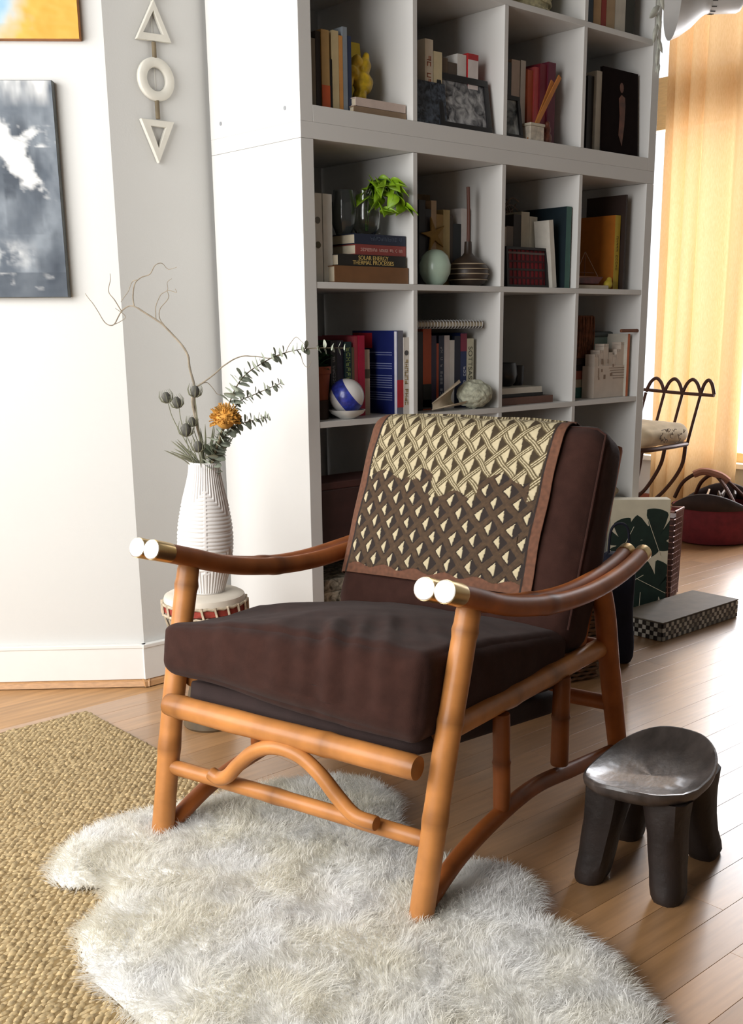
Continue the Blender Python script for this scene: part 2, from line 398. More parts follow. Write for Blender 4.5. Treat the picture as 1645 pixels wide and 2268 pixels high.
# cut-pile cloth with interlaced bands, draped over the back cushion
def drape():
    NS,NT=330,420
    W0,W1=-.266,.206; R=.046
    hflat=2*BH-.095-R           # straight front length below the rounded top edge
    arc=R*PI/2; topl=.05; TL=hflat+arc+topl
    S=np.linspace(0,1,NS); T=np.linspace(0,1,NT)
    V=np.zeros((NT,NS,3))
    for i,t in enumerate(T):
        l=t*TL
        for j,s in enumerate(S):
            wob=.006*mnoise.noise(Vector((t*4,s*.5,5)))*(1 if s<.1 or s>.9 else .3)
            x=W0+(W1-W0)*s+wob-.026*(1-t)*(1-s)
            off=.010+.0025*mnoise.noise(Vector((s*5,t*5,9)))
            if l<hflat: h=-BH+.095+l; d=-BT; nx=(-1,0)
            elif l<hflat+arc:
                a=(l-hflat)/R; h=BH-R+R*math.sin(a); d=-BT+R-R*math.cos(a); nx=(-math.cos(a),math.sin(a))
            else: h=BH; d=-BT+R+(l-hflat-arc); nx=(0,1)
            xn=x/.290; bl=.018*(1-xn*xn)*(1-(h/BH)**2) if l<hflat+arc else .009*(1-xn*xn)
            if abs(x)>.290-R: e=min(R,abs(x)-(.290-R)); bl-= (R-math.sqrt(max(0,R*R-e*e)))*(.85)
            q=off+bl
            V[i,j]=lean((x,d+nx[0]*q,h+nx[1]*q))
    F=[]
    idx=np.arange(NT*NS).reshape(NT,NS)
    F=np.stack([idx[:-1,:-1],idx[:-1,1:],idx[1:,1:],idx[1:,:-1]],-1).reshape(-1,4)
    # woven pattern
    SS,TT=np.meshgrid(S,T)
    wd=W1-W0; p0,p1=.039,.056
    U=np.log(1+(p1-p0)/p0*SS)*wd/(p1-p0)
    down=(1-TT)*TL
    Vv=down/(.047+.006*down/TL)+.25*SS
    wig=.03*np.sin(SS*41+TT*17)+.03*np.sin(TT*53-SS*23)
    a=(U-Vv+wig); b=(U+Vv+wig*.6)
    fa,fb=a-np.floor(a),b-np.floor(b)
    da=np.minimum(fa,1-fa); db=np.minimum(fb,1-fb)
    par=(np.round(a)+np.round(b))%2
    cream=np.array(lin((198,183,148))); dark=np.array(lin((58,44,22))); olive=np.array(lin((90,76,46)))
    brn=np.array(lin((84,62,40))); dbr=np.array(lin((38,26,20))); edge=np.array(lin((104,66,46)))
    col=np.zeros((NT,NS,3))
    edgeln=.52+.05*np.sign(np.sin(SS*13+.8))*(SS>.35)-.03*(SS<.3)+.02*np.sin(SS*31)
    low=(1-TT)>edgeln
    inA=da<.17; inB=db<.17
    topA=inA&(~inB|(par==0)); topB=inB&(~inA|(par==1))
    left=(fa+fb)<1.0
    inset=np.where(low,.075,.0)
    tri=left&(da>.17+inset*.6)&(db>.17+inset*.6)&((fa+fb)<1-inset*.8)
    base=np.where(tri[...,None],cream,np.where(low[...,None],dbr,dark))
    n1=np.array([[mnoise.noise(Vector((s*60,t*60,2))) for s in S] for t in T])
    def band(c):
        k=np.abs(c)/.17; line=(k>.20)&(k<.52)
        up_=np.where(line[...,None],cream,olive)
        st=.75+.25*np.sin(k*22)
        lo=brn[None,None]*st[...,None]*(1+.3*n1[...,None])
        return np.where(low[...,None],lo,up_)
    ca=np.where(fa>.5,fa-1,fa); cb=np.where(fb>.5,fb-1,fb)
    col=base.copy()
    col[topA]=band(ca)[topA]; col[topB]=band(cb)[topB]
    bw=.055
    border=(SS<bw)|(SS>1-bw*.8)|((1-TT)>.955+.01*np.sin(SS*40))
    col=np.where(border[...,None],edge*(1+.25*n1[...,None]),col)
    seam=((SS>bw)&(SS<bw+.012))|((SS<1-bw*.8)&(SS>1-bw*.8-.010))
    col=np.where(seam[...,None],dbr,col)
    col*= (1+.10*n1[...,None])
    relief=np.where(border,0,np.where(topA|topB,.0010,np.where(tri,.0004,-.0006)))
    nrm=np.array(lean((0,-1,0))-lean((0,0,0)))
    V+=relief[...,None]*nrm
    me=bpy.data.meshes.new('draped_cloth'); me.from_pydata(V.reshape(-1,3).tolist(),[],F.tolist())
    at_=me.color_attributes.new('weave','FLOAT_COLOR','POINT')
    at_.data.foreach_set('color',np.concatenate([np.clip(col,0,1),np.ones((NT,NS,1))],-1).astype(np.float32).ravel())
    me.polygons.foreach_set('use_smooth',[True]*len(me.polygons))
    m=bpy.data.materials.new('raffia_weave'); m.use_nodes=True; nt=m.node_tree; pb=nt.nodes['Principled BSDF']
    va=nt.nodes.new('ShaderNodeVertexColor'); va.layer_name='weave'; nt.links.new(va.outputs[0],pb.inputs['Base Color'])
    pb.inputs['Roughness'].default_value=.85
    tx=nt.nodes.new('ShaderNodeTexWave'); tx.inputs['Scale'].default_value=220; tx.inputs['Distortion'].default_value=2
    tc=nt.nodes.new('ShaderNodeTexCoord'); nt.links.new(tc.outputs['Object'],tx.inputs[0])
    bp=nt.nodes.new('ShaderNodeBump'); bp.inputs['Strength'].default_value=.25; bp.inputs['Distance'].default_value=.001
    nt.links.new(tx.outputs['Fac'],bp.inputs['Height']); nt.links.new(bp.outputs[0],pb.inputs['Normal'])
    me.materials.append(m)
    o=bpy.data.objects.new('draped_cloth',me); COL.objects.link(o)
    md=o.modifiers.new('thickness','SOLIDIFY'); md.thickness=.002; md.offset=-1
    o.location=toW(0,.555,.352); o.rotation_euler=(0,0,CH_RZ)
    tag(o,'cream and brown patterned woven cloth draped over the armchair back cushion','textile')
drape()

# ------------------------------------------------------------------ rugs
# seagrass rug: backing and rows of twisted knots
SEA=M('seagrass',(196,166,112),.85,var=.32,scale=60,bump=.3,bscale=300)
RX0,RX1,RY0,RY1=-1.95,-.528,-1.75,.303
rug=thing('seagrass_rug','tan seagrass rug of twisted rows under the sheepskin','rug',(0,0,0))
G().box(RX0,RX1,RY0,RY1,.0015,.007).build('backing',M('seagrass_backing',(138,114,74),.9,var=.3,scale=80),rug,bevel=.001)
def knots():
    r3=np.random.RandomState(5); px,py=.0165,.0085
    ys=np.arange(RY0+.006,RY1-.003,py); V=[]; F=[]
    xs0=np.arange(-1.55,RX1-.010,px)
    base=np.array([(-.5,0,0),(-.28,-.5,0),(.28,-.5,0),(.5,0,0),(.28,.5,0),(-.28,.5,0),(-.2,0,1),(.2,0,1)],float)
    fb=np.array([(0,1,6,6),(1,2,7,6),(2,3,7,7),(3,4,7,7),(4,5,6,7),(5,0,6,6)])
    fl_=[(0,1,6),(1,2,7,6),(2,3,7),(3,4,7),(4,5,6,7),(5,0,6)]
    allv=[]; 
    for i,y in enumerate(ys):
        n=len(xs0); x=xs0+(i%2)*px*.5+r3.normal(0,.0012,n); yy=y+r3.normal(0,.0007,n)
        L=px*(1.12+r3.normal(0,.22,n)); Wd=py*(1.05+r3.normal(0,.12,n)); H=.0042*(1+r3.normal(0,.3,n)); an=.22+r3.normal(0,.18,n)
        P=base[None]*np.stack([L,Wd,np.ones(n)],-1)[:,None,:]
        c,s=np.cos(an)[:,None],np.sin(an)[:,None]
        X=P[...,0]*c-P[...,1]*s+x[:,None]; Y=P[...,0]*s+P[...,1]*c+yy[:,None]; Z=.0062+P[...,2]*H[:,None]
        allv.append(np.stack([X,Y,Z],-1).reshape(-1,3))
    A=np.concatenate(allv); n=len(A)//8
    faces=[]
    for k in range(n):
        b=k*8
        for q in fl_: faces.append(tuple(i+b for i in q))
    me=bpy.data.meshes.new('knots'); me.from_pydata(A.tolist(),[],faces); me.polygons.foreach_set('use_smooth',[True]*len(me.polygons))
    m=M('seagrass_twist',(190,166,124),.8,var=.40,scale=110); me.materials.append(m)
    o=bpy.data.objects.new('knots',me); COL.objects.link(o); o.parent=rug; o['kind']='stuff'
knots()
# sheepskin: outline on the floor, puffed base and a dense fleece of strands
FUR=[(-.985,-.459),(-.93,-.40),(-.82,-.365),(-.75,-.365),(-.65,-.40),(-.545,-.42),(-.45,-.44),(-.36,-.49),(-.31,-.55),(-.30,-.63),(-.335,-.71),(-.40,-.78),(-.445,-.86),(-.43,-.94),(-.375,-1.03),(-.38,-1.12),(-.43,-1.17),(-.465,-1.19),(-.455,-1.24),(-.465,-1.33),(-.51,-1.42),(-.56,-1.50),(-.66,-1.57),(-.80,-1.57),(-.93,-1.50),(-1.03,-1.38),(-1.08,-1.22),(-1.10,-1.04),(-1.105,-.92),(-1.10,-.83),(-1.075,-.74),(-1.04,-.685),(-.985,-.655),(-.955,-.60),(-1.00,-.555),(-1.01,-.51)]
def sheepskin():
    P=np.array(spline(FUR+[FUR[0]],6))[:-1]
    Q=np.roll(P,-1,0)
    def inside(x,y):
        c=np.zeros(x.shape,bool)
        for (ax,ay),(bx_,by_) in zip(P,Q):
            cond=((ay>y)!=(by_>y))&(x<(bx_-ax)*(y-ay)/(by_-ay+1e-12)+ax); c^=cond
        return c
    def dist(x,y):
        d=np.full(x.shape,9.)
        for (ax,ay),(bx_,by_) in zip(P,Q):
            ex,ey=bx_-ax,by_-ay; t=np.clip(((x-ax)*ex+(y-ay)*ey)/(ex*ex+ey*ey+1e-12),0,1)
            d=np.minimum(d,np.hypot(x-ax-t*ex,y-ay-t*ey))
        return d
    def height(x,y,d):
        e=np.clip(d/.05,0,1); n=.5+.5*np.sin(x*23+2*np.sin(y*17))*np.sin(y*21+1.5*np.sin(x*13))
        t=np.sin(x*71+2.2*np.sin(y*53+1.3*np.sin(x*37)))*np.sin(y*67+2.0*np.sin(x*59))+.6*np.sin(x*143+y*37+2*np.sin(y*91))*np.sin(y*131-x*29)
        return .012+.016*np.sqrt(1-(1-e)**2)+.006*n*e+.0022*t*e
    skin=thing('sheepskin_rug','fluffy white sheepskin lying under the armchair front legs','rug',(0,0,0))
    st=.006; gx=np.arange(P[:,0].min()-.02,P[:,0].max()+.02,st); gy=np.arange(P[:,1].min()-.02,P[:,1].max()+.02,st)
    X,Y=np.meshgrid(gx,gy); I=inside(X,Y); D=dist(X,Y)*np.where(I,1,0); Z=np.where(I,height(X,Y,D),.009)
    idx=np.arange(X.size).reshape(X.shape)
    F=[]
    for i in range(X.shape[0]-1):
        for j in range(X.shape[1]-1):
            if I[i,j] and I[i+1,j] and I[i,j+1] and I[i+1,j+1]: F.append((idx[i,j],idx[i,j+1],idx[i+1,j+1],idx[i+1,j]))
    used=sorted({k for q in F for k in q}); mp={k:i for i,k in enumerate(used)}
    VV=np.stack([X.ravel(),Y.ravel(),Z.ravel()],-1)[used]
    FM=M('fleece_white',(252,250,245),.9,var=.03,scale=9,sheen=.3,spec=.2)
    o=mesh_obj('hide',VV,[tuple(mp[k] for k in q) for q in F],FM,skin,True)
    md=o.modifiers.new('thickness','SOLIDIFY'); md.thickness=.006; md.offset=-1
    rs=np.random.RandomState(11); n=150000
    x=rs.uniform(P[:,0].min(),P[:,0].max(),n); y=rs.uniform(P[:,1].min(),P[:,1].max(),n)
    k=inside(x,y); x,y=x[k],y[k]; d=dist(x,y); z=height(x,y,d)-.003; n=len(x)
    # lie of the wool: outwards near the rim, curling tufts elsewhere
    h=1e-3; gx_=(dist(x+h,y)-d)/h; gy_=(dist(x,y+h)-d)/h
    rim=np.exp(-d/.035)
    fx=.55*np.sin(x*31+3*np.sin(y*19))+.4*np.sin(y*47+x*11); fy=.55*np.cos(y*29+3*np.sin(x*23))+.4*np.cos(x*43-y*13)
    dx=-gx_*1.1*rim+fx*.75+rs.normal(0,.35,n); dy=-gy_*1.1*rim+fy*.75+rs.normal(0,.35,n)
    dz=.42+rs.uniform(0,.45,n)-.30*rim
    nn=np.sqrt(dx*dx+dy*dy+dz*dz); dx,dy,dz=dx/nn,dy/nn,dz/nn
    Ln=.020*(1+rs.normal(0,.25,n)); wv=.00062
    ph=rs.uniform(0,2*PI,n); wx,wy=np.cos(ph)*wv,np.sin(ph)*wv
    bx_,by_,bz_=x,y,z
    mx,my,mz=x+dx*Ln*.55,y+dy*Ln*.55,z+dz*Ln*.62
    tx,ty,tz=x+dx*Ln*1.15+fx*.004,y+dy*Ln*1.15+fy*.004,np.maximum(.004,z+dz*Ln*.85)
    A=np.stack([np.stack([bx_-wx,by_-wy,bz_],-1),np.stack([bx_+wx,by_+wy,bz_],-1),np.stack([mx-wx*.9,my-wy*.9,mz],-1),np.stack([mx+wx*.9,my+wy*.9,mz],-1),np.stack([tx,ty,tz],-1)],1).reshape(-1,3).astype(np.float32)
    me=bpy.data.meshes.new('fleece')
    me.vertices.add(len(A)); me.vertices.foreach_set('co',A.ravel())
    b=(np.arange(n)*5)[:,None]
    tri=np.stack([b+np.array([[0,1,3]]),b+np.array([[0,3,2]]),b+np.array([[2,3,4]])],1).reshape(-1,3)
    me.loops.add(tri.size); me.loops.foreach_set('vertex_index',tri.ravel().astype(np.int32))
    me.polygons.add(len(tri)); me.polygons.foreach_set('loop_start',(np.arange(len(tri))*3).astype(np.int32))
    me.update(calc_edges=True)
    m=bpy.data.materials.new('wool_strands'); m.use_nodes=True; nt=m.node_tree; N=nt.nodes; L=nt.links
    N.remove(N['Principled BSDF'])
    df=N.new('ShaderNodeBsdfDiffuse'); tr=N.new('ShaderNodeBsdfTranslucent'); mx_=N.new('ShaderNodeMixShader'); mx_.inputs[0].default_value=.5
    nz=N.new('ShaderNodeTexNoise'); nz.inputs['Scale'].default_value=7; tc=N.new('ShaderNodeTexCoord'); L.new(tc.outputs['Object'],nz.inputs[0])
    rp=N.new('ShaderNodeValToRGB'); L.new(nz.outputs[0],rp.inputs[0]); rp.color_ramp.elements[0].position=.38; rp.color_ramp.elements[1].position=.62
    rp.color_ramp.elements[0].color=lin((247,243,231))+(1,); rp.color_ramp.elements[1].color=lin((253,252,250))+(1,)
    L.new(rp.outputs[0],df.inputs[0]); L.new(rp.outputs[0],tr.inputs[0]); L.new(df.outputs[0],mx_.inputs[1]); L.new(tr.outputs[0],mx_.inputs[2])
    L.new(mx_.outputs[0],N['Material Output'].inputs[0]); me.materials.append(m)
    o=bpy.data.objects.new('fleece',me); COL.objects.link(o); o.parent=skin; o['kind']='stuff'
sheepskin()

# ------------------------------------------------------------------ carved stool
def stool():
    EB=M('ebony_carved',(38,30,27),.5,var=.4,scale=14,bump=.35,bscale=60,spec=.4)
    EBT=M('ebony_worn_seat',(74,66,62),.42,var=.5,scale=16,bump=.25,bscale=45,stretch=(1,2.2,1),coat=.3)
    t=thing('carved_stool','small dark carved wooden stool with a dished oval seat','stool',(-.143,-1.183,0),math.radians(15))
    g=G(); n=64; A,B=.172,.106
    def sq(a):
        c,s=math.cos(a),math.sin(a); k=(abs(c)**2.35+abs(s)**2.35)**(-1/2.35); return c*k*A,s*k*B
    rings=[(.0,.1790),(.35,.1795),(.7,.183),(.88,.189),(.955,.1935),(.985,.1925),(1.0,.187),(.985,.178),(.93,.170),(.8,.163),(.5,.157),(0,.155)]
    v=[];f=[]
    for (q,z) in rings:
        for j in range(n):
            x,y=sq(2*PI*j/n); e=1+.012*mnoise.noise(Vector((math.cos(2*PI*j/n)*2,math.sin(2*PI*j/n)*2,z*9)))
            bow=.026*(x*q/A)**2-.001
            v.append((x*q*e,y*q*e,z+bow+.0016*mnoise.noise(Vector((x*q*30,y*q*30,4)))))
    for i in range(len(rings)-1):
        for j in range(n): f.append((i*n+j,i*n+(j+1)%n,(i+1)*n+(j+1)%n,(i+1)*n+j))
    g.add(v,f)
    g.build('seat',EBT,t,smooth=True)
    # four legs: broad, flaring at the foot, joined under the seat
    for (lx_,ly_,tw) in ((-.088,.058,0),(-.086,-.066,1),(.082,-.068,2),(.082,.060,3)):
        g=G(); v=[];f=[]; m=18; H=[(0,.74,1.18),(.008,.84,1.17),(.025,.87,1.13),(.05,.88,1.06),(.085,.93,.99),(.115,1.0,.94),(.14,1.08,.90),(.158,1.16,.87),(.171,1.22,.85)]
        for (z,sc_,out) in H:
            for j in range(m):
                a=2*PI*j/m; c,s=math.cos(a),math.sin(a); k=(abs(c)**3+abs(s)**3)**(-1/3)
                rr=sc_*(1+.11*mnoise.noise(Vector((c*2+tw*5,s*2,z*20))))
                xx=lx_*out+c*k*rr*.045; v.append((xx,ly_*out+s*k*rr*.033,z+(.026*(xx/A)**2 if z>.17 else .013*(xx/A)**2 if z>.15 else 0)))
        for i in range(len(H)-1):
            for j in range(m): f.append((i*m+j,i*m+(j+1)%m,(i+1)*m+(j+1)%m,(i+1)*m+j))
        f.append(tuple(range(m-1,-1,-1))); f.append(tuple((len(H)-1)*m+j for j in range(m)))
        g.add(v,f); g.build('leg',EB,t,smooth=True)
stool()

# ------------------------------------------------------------------ inlaid box, right of the armchair on the floor
t=thing('inlaid_box','flat grey box with checkered shell inlay sides on the oak floor','box',(1.12,-.358,0))
G().box(.003,.447,.003,.179,0,.058).build('body',C((70,62,54),.5),t,bevel=.002)
G().box(0,.45,0,.182,.058,.063).build('lid',M('box_lid',(112,102,88),.6,var=.12,spec=.25),t,bevel=.0015)
r4=random.Random(4); TL=[C((206,202,190),.25),C((52,48,44),.3),C((150,146,134),.25),C((28,26,26),.3)]
def tile_run(p0,dx,dz,n,rows,ax):
    for i in range(n):
        for k in range(rows):
            m=TL[(i+k)%2+ (2 if r4.random()<.35 else 0)]; z=.002+k*dz; a=p0+i*dx
            if ax=='x': G().box(a,a+dx-.0008,-.001,.003,z,z+dz-.0008).build('inlay_tile',m,t)
            else: G().box(-.001,.003,a,a+dx-.0008,z,z+dz-.0008).build('inlay_tile',m,t)
tile_run(.003,.0148,.0140,30,4,'x'); tile_run(.004,.0146,.0140,12,4,'y')

# ------------------------------------------------------------------ lettering helper (flat print as thin mesh)
def letters(txt,size,mat,parent,loc,rot,align='CENTER',ext=.0003,sx=1.):
    cu=bpy.data.curves.new('lettering','FONT'); cu.body=txt; cu.size=size; cu.align_x=align; cu.align_y='CENTER'; cu.extrude=ext
    tmp=bpy.data.objects.new('tmp',cu); COL.objects.link(tmp)
    me=bpy.data.meshes.new_from_object(tmp.evaluated_get(bpy.context.evaluated_depsgraph_get()))
    bpy.data.objects.remove(tmp); bpy.data.curves.remove(cu)
    me.materials.clear(); me.materials.append(mat)
    o=bpy.data.objects.new('lettering',me); COL.objects.link(o); o.parent=parent; o.location=loc; o.rotation_euler=rot; o.scale=(sx,1,1)
    return o
UPR=(PI/2,0,0)            # reads left to right on a face looking to -y
DOWN=(PI/2,PI/2,0)        # reads downwards on a spine
# ------------------------------------------------------------------ books
def book(label,x,z,t,h,d,y,cover,spine=None,group='books in the bookcase',flat=False,lean=0.,side=None,name='book',pages=True):
    """x: left edge, z: shelf top, t: thickness, h: height, d: depth; spine looks at -y"""
    cm=C(cover,.55); sm=C(spine,.55) if spine else cm; lm=C(side,.5) if side else cm
    g=G(); c=.0022
    g.box(0,c,0,d,0,h,2).box(t-c,t,0,d,0,h,0).box(c,t-c,0,.003,0,h,1)
    g.box(0,t,-.0004,.0002,0,h,1)
    o=g.build(name,cm,None,mats=[cm,sm,lm])
    G().box(c,t-c,.003,d-.003,.003,h-.003).build('pages',PAGES,o)
    if flat: o.rotation_euler=(0,PI/2,0); o.location=(x,y,z+t)
    else: o.location=(x,y,z); o.rotation_euler=(0,lean,0)
    tag(o,label,'book',group); return o
def print_run(o,cx,z0,z1,w,rgb,seed=1,flat=False,y=-.0009,step=.0085):
    """a run of small illegible printed characters down a spine (or along it)"""
    r=random.Random(seed); g=G(); z=z1; s=w*.16
    while z-step*.8>z0:
        if r.random()>.14:
            a=z-step*.78; st=r.sample([0,1,2,3,4],3)
            if 0 in st: g.box(cx-w/2,cx+w/2,y,y+.0007,z-s,z)
            if 1 in st: g.box(cx-w/2,cx+w/2,y,y+.0007,a,a+s)
            if 2 in st: g.box(cx-w/2,cx-w/2+s*1.4,y,y+.0007,a,z)
            if 3 in st: g.box(cx+w/2-s*1.4,cx+w/2,y,y+.0007,a,z)
            if 4 in st: g.box(cx-s*.7,cx+s*.7,y,y+.0007,a,z)
        z-=step
    return g.build('spine_print',C(rgb,.6),o)
def band(o,t,z0,z1,rgb):      # coloured label band on a standing spine
    G().box(-.0003,t+.0003,-.0011,.0005,z0,z1).build('spine_band',C(rgb,.5),o)
ZA,ZB,Z1,Z2,Z3,Z4=(RZ[k]+.0005 for k in ('A','B','1','2','3','4'))
# upper bookcase, first row, first column
gA='books standing in the upper left cube'
book('thin grey-tan paperback, leftmost in the upper left cube',.068,ZA,.016,.160,.14,.042,(128,116,98),group=gA)
book('dark brown slim book next to the grey-tan paperback',.0855,ZA,.015,.178,.15,.042,(40,28,22),group=gA)
b=book('tan paperback with an orange block at the foot of its spine',.102,ZA,.025,.184,.15,.04,(176,134,76),(188,152,96),group=gA); band(b,.025,.004,.058,(206,92,44))
book('black narrow book squeezed between two tan paperbacks',.1285,ZA,.008,.12,.14,.042,(26,22,20),group=gA)
book('cream paperback in the middle of the upper left row',.138,ZA,.019,.187,.15,.04,(206,186,142),group=gA)
book('orange and cream thin paperback beside the cream one',.158,ZA,.012,.178,.15,.04,(214,150,80),group=gA)
book('tall pale blue-grey book, tallest in the upper left cube',.171,ZA,.014,.2,.16,.04,(142,150,158),group=gA)
book('navy book ending the row in the upper left cube',.186,ZA,.014,.182,.15,.042,(44,56,88),group=gA)
o=book('pale pinkish flat book on top under the yellow sculpture',.196,ZA+.019,.020,.172,.14,.022,(208,190,176),(214,194,182),flat=True,group='flat books in the upper left cube')
book('tan flat book at the bottom under the pinkish one',.190,ZA,.018,.180,.15,.022,(150,124,98),flat=True,group='flat books in the upper left cube')
t=thing('leaning_canvas','small canvas with a blue left half and yellow right half','painting',(.222,.15,ZA+.040))
G().box(0,.118,0,.012,0,.17).build('canvas',C((206,176,48),.7),t,rot=(-.12,0,0),bevel=.001)
G().box(.002,.058,-.0012,.0004,.03,.168).build('blue_field',C((46,84,128),.7,var=.4,scale=40),t,rot=(-.12,0,0))
def lump(name,label,cat,loc,pts,mat,seed=0,amp=.012,f=22,group=None,r0=1.):
    """a knobbly solid from overlapping ellipsoids, remeshed to one skin"""
    g=G()
    for (x,y,z,rx,ry,rz) in pts:
        prof=[(max(1e-4,math.sin(PI*i/12)),-math.cos(PI*i/12)) for i in range(13)]
        v=[];fc=[];n=18
        for rr,zz in prof:
            for j in range(n): a=2*PI*j/n; v.append((x+rx*rr*math.cos(a),y+ry*rr*math.sin(a),z+rz*zz))
        for i in range(12):
            for j in range(n): fc.append((i*n+j,i*n+(j+1)%n,(i+1)*n+(j+1)%n,(i+1)*n+j))
        g.add(v,fc)
    o=g.build(name,mat,None,smooth=True,loc=loc)
    md=o.modifiers.new('skin','REMESH'); md.mode='VOXEL'; md.voxel_size=.003; md.use_smooth_shade=True
    bpy.context.view_layer.update()
    me=bpy.data.meshes.new_from_object(o.evaluated_get(bpy.context.evaluated_depsgraph_get())); o.modifiers.clear(); o.data=me
    co=np.empty(len(me.vertices)*3); me.vertices.foreach_get('co',co); co=co.reshape(-1,3)
    co+=np.array([mnoise.noise_vector(Vector(p)*f*2+Vector((seed,0,0)))*amp*.5 for p in co]); me.vertices.foreach_set('co',co.ravel())
    me.polygons.foreach_set('use_smooth',[True]*len(me.polygons)); me.update()
    tag(o,label,cat,group); return o
YEL=M('yellow_glaze',(206,170,36),.45,var=.4,scale=50,bump=.3,bscale=120)
lump('yellow_sculpture','rough yellow ceramic figure standing on flat books in the upper left cube','sculpture',(.262,.085,ZA+.0405),
     [(0,0,.016,.018,.02,.020),(.012,0,.05,.030,.024,.030),(-.022,0,.07,.022,.02,.018),(-.036,0,.048,.012,.014,.016),(.018,0,.085,.018,.016,.028),(.024,0,.108,.011,.01,.018),(-.008,0,.098,.016,.014,.016)],YEL,amp=.008)
# second column
gB='books in the second upper cube'
book('dark red slim book leaning at the left of the second upper cube',.398,ZA,.014,.21,.14,.07,(70,28,26),lean=.10,group=gB)
b=book('tall cream book with red spine lettering in the second upper cube',.456,ZA,.030,.216,.16,.04,(226,212,190),group=gB)
print_run(b,.015,.07,.175,.014,(170,92,60),3,step=.014)
book('shorter cream book right of the red-lettered one',.488,ZA,.032,.19,.16,.04,(222,206,166),group=gB)
book('brown book behind the framed photograph',.522,ZA,.030,.182,.15,.05,(96,78,58),group=gB)
book('dull brown thick book behind the framed photograph, right of the brown one',.553,ZA,.034,.174,.15,.05,(84,72,60),group=gB)
book('white paperback above the black frame in the second upper cube',.590,ZA,.034,.200,.15,.05,(224,220,214),group=gB)
b=book('white book with a red spine edge in the second upper cube',.627,ZA,.040,.206,.15,.045,(190,44,46),(226,214,210),group=gB); band(b,.040,.190,.205,(176,38,42))
BLK=M('black_frame',(26,25,26),.4,var=.1)
def photo_mat(name,a,b,sc):
    m=bpy.data.materials.new(name); m.use_nodes=True; nt=m.node_tree; pb=nt.nodes['Principled BSDF']
    tc=nt.nodes.new('ShaderNodeTexCoord'); nz=nt.nodes.new('ShaderNodeTexNoise'); nz.inputs['Scale'].default_value=sc; nz.inputs['Detail'].default_value=6
    nz.inputs['Distortion'].default_value=.8
    rp=nt.nodes.new('ShaderNodeValToRGB'); rp.color_ramp.elements[0].position=.35; rp.color_ramp.elements[1].position=.68
    rp.color_ramp.elements[0].color=lin(a)+(1,); rp.color_ramp.elements[1].color=lin(b)+(1,)
    nt.links.new(tc.outputs['Object'],nz.inputs[0]); nt.links.new(nz.outputs[0],rp.inputs[0]); nt.links.new(rp.outputs[0],pb.inputs['Base Color'])
    pb.inputs['Roughness'].default_value=.25; return m
def frame(label,x,y,z,w,h,bw,pm,tilt=.16,rz=0.):
    t=thing('picture_frame',label,'picture frame',(x,y,z),rz,'framed photographs in the bookcase')
    g=G(); g.box(0,w,0,.014,0,bw).box(0,w,0,.014,h-bw,h).box(0,bw,0,.014,bw,h-bw).box(w-bw,w,0,.014,bw,h-bw)
    g.build('moulding',BLK,t,rot=(-tilt,0,0),bevel=.0012)
    G().box(bw,w-bw,.006,.010,bw,h-bw).build('photograph',pm,t,rot=(-tilt,0,0))
    G().box(w*.4,w*.6,.012,.016,.01,h*.6).build('easel_back',BLK,t,rot=(-tilt+.02,0,0)); return t
frame('black framed grey photograph leaning in the second upper cube',.500,.020,ZA,.205,.145,.017,photo_mat('group_photo',(52,54,60),(196,196,196),38))
t=thing('dark_photo_panel','dark blue-grey floral panel standing left of the black frame','picture panel',(.402,.024,ZA))
G().box(0,.125,0,.01,0,.112).build('panel',photo_mat('dark_floral',(16,20,28),(84,94,108),70),t,rot=(-.1,0,0),bevel=.001)
# third column
gC='books in the third upper cube'
book('black tall book at the left of the third upper cube',.785,ZA,.028,.225,.15,.075,(24,24,26),group=gC)
book('dark grey book beside the black one in the third upper cube',.8135,ZA,.026,.215,.15,.075,(44,44,44),group=gC)
book('brown and white book above the small black frame',.840,ZA,.036,.225,.15,.075,(170,140,116),(200,180,164),group=gC)
book('white slim book left of the red books',.880,ZA,.022,.228,.15,.075,(214,206,196),group=gC)
book('orange paperback behind the crossed wooden slats',.906,ZA,.024,.205,.15,.07,(182,84,48),group=gC)
book('pale red thin book in the third upper cube',.931,ZA,.018,.215,.15,.065,(196,84,84),group=gC)
book('deep crimson book in the third upper cube',.950,ZA,.030,.226,.15,.06,(120,30,44),group=gC)
book('plum red book touching the divider in the third upper cube',.981,ZA,.034,.234,.15,.055,(104,30,52),group=gC)
frame('small black framed photo standing in the third upper cube',.752,.022,ZA,.088,.120,.012,photo_mat('leaf_photo',(30,40,42),(190,196,196),26))
SL=M('pine_slat',(196,126,62),.6,var=.2,scale=10)
t=thing('wooden_slats','pair of crossed orange wooden slats leaning in the third upper cube','slats',(.852,.026,ZA))
G().box(0,.014,0,.004,0,.235).build('slat',SL,t,loc=(.006,-.002,.004),rot=(0,.62,0),bevel=.0006)
G().box(0,.012,0,.004,0,.20).build('slat',SL,t,loc=(.020,.004,.004),rot=(0,.50,0),bevel=.0006)
t=thing('trinket_box','small white and brown trinket box at the foot of the red books','box',(.862,.016,ZA))
G().box(0,.062,0,.05,0,.042).build('body',C((206,194,176),.5,var=.3,scale=60),t,bevel=.003)
G().box(-.002,.064,-.002,.052,.042,.050).build('lid',C((206,196,176),.5),t,bevel=.002)
lump('clay_figurine','brown and cream clay figurine beside the white trinket box','figurine',(.955,.035,ZA),[(0,0,.016,.020,.016,.017),(.003,0,.040,.013,.012,.014),(.004,0,.056,.009,.009,.009),(-.012,-.004,.012,.012,.01,.010)],C((112,62,44),.5,var=.4,scale=70),amp=.003)
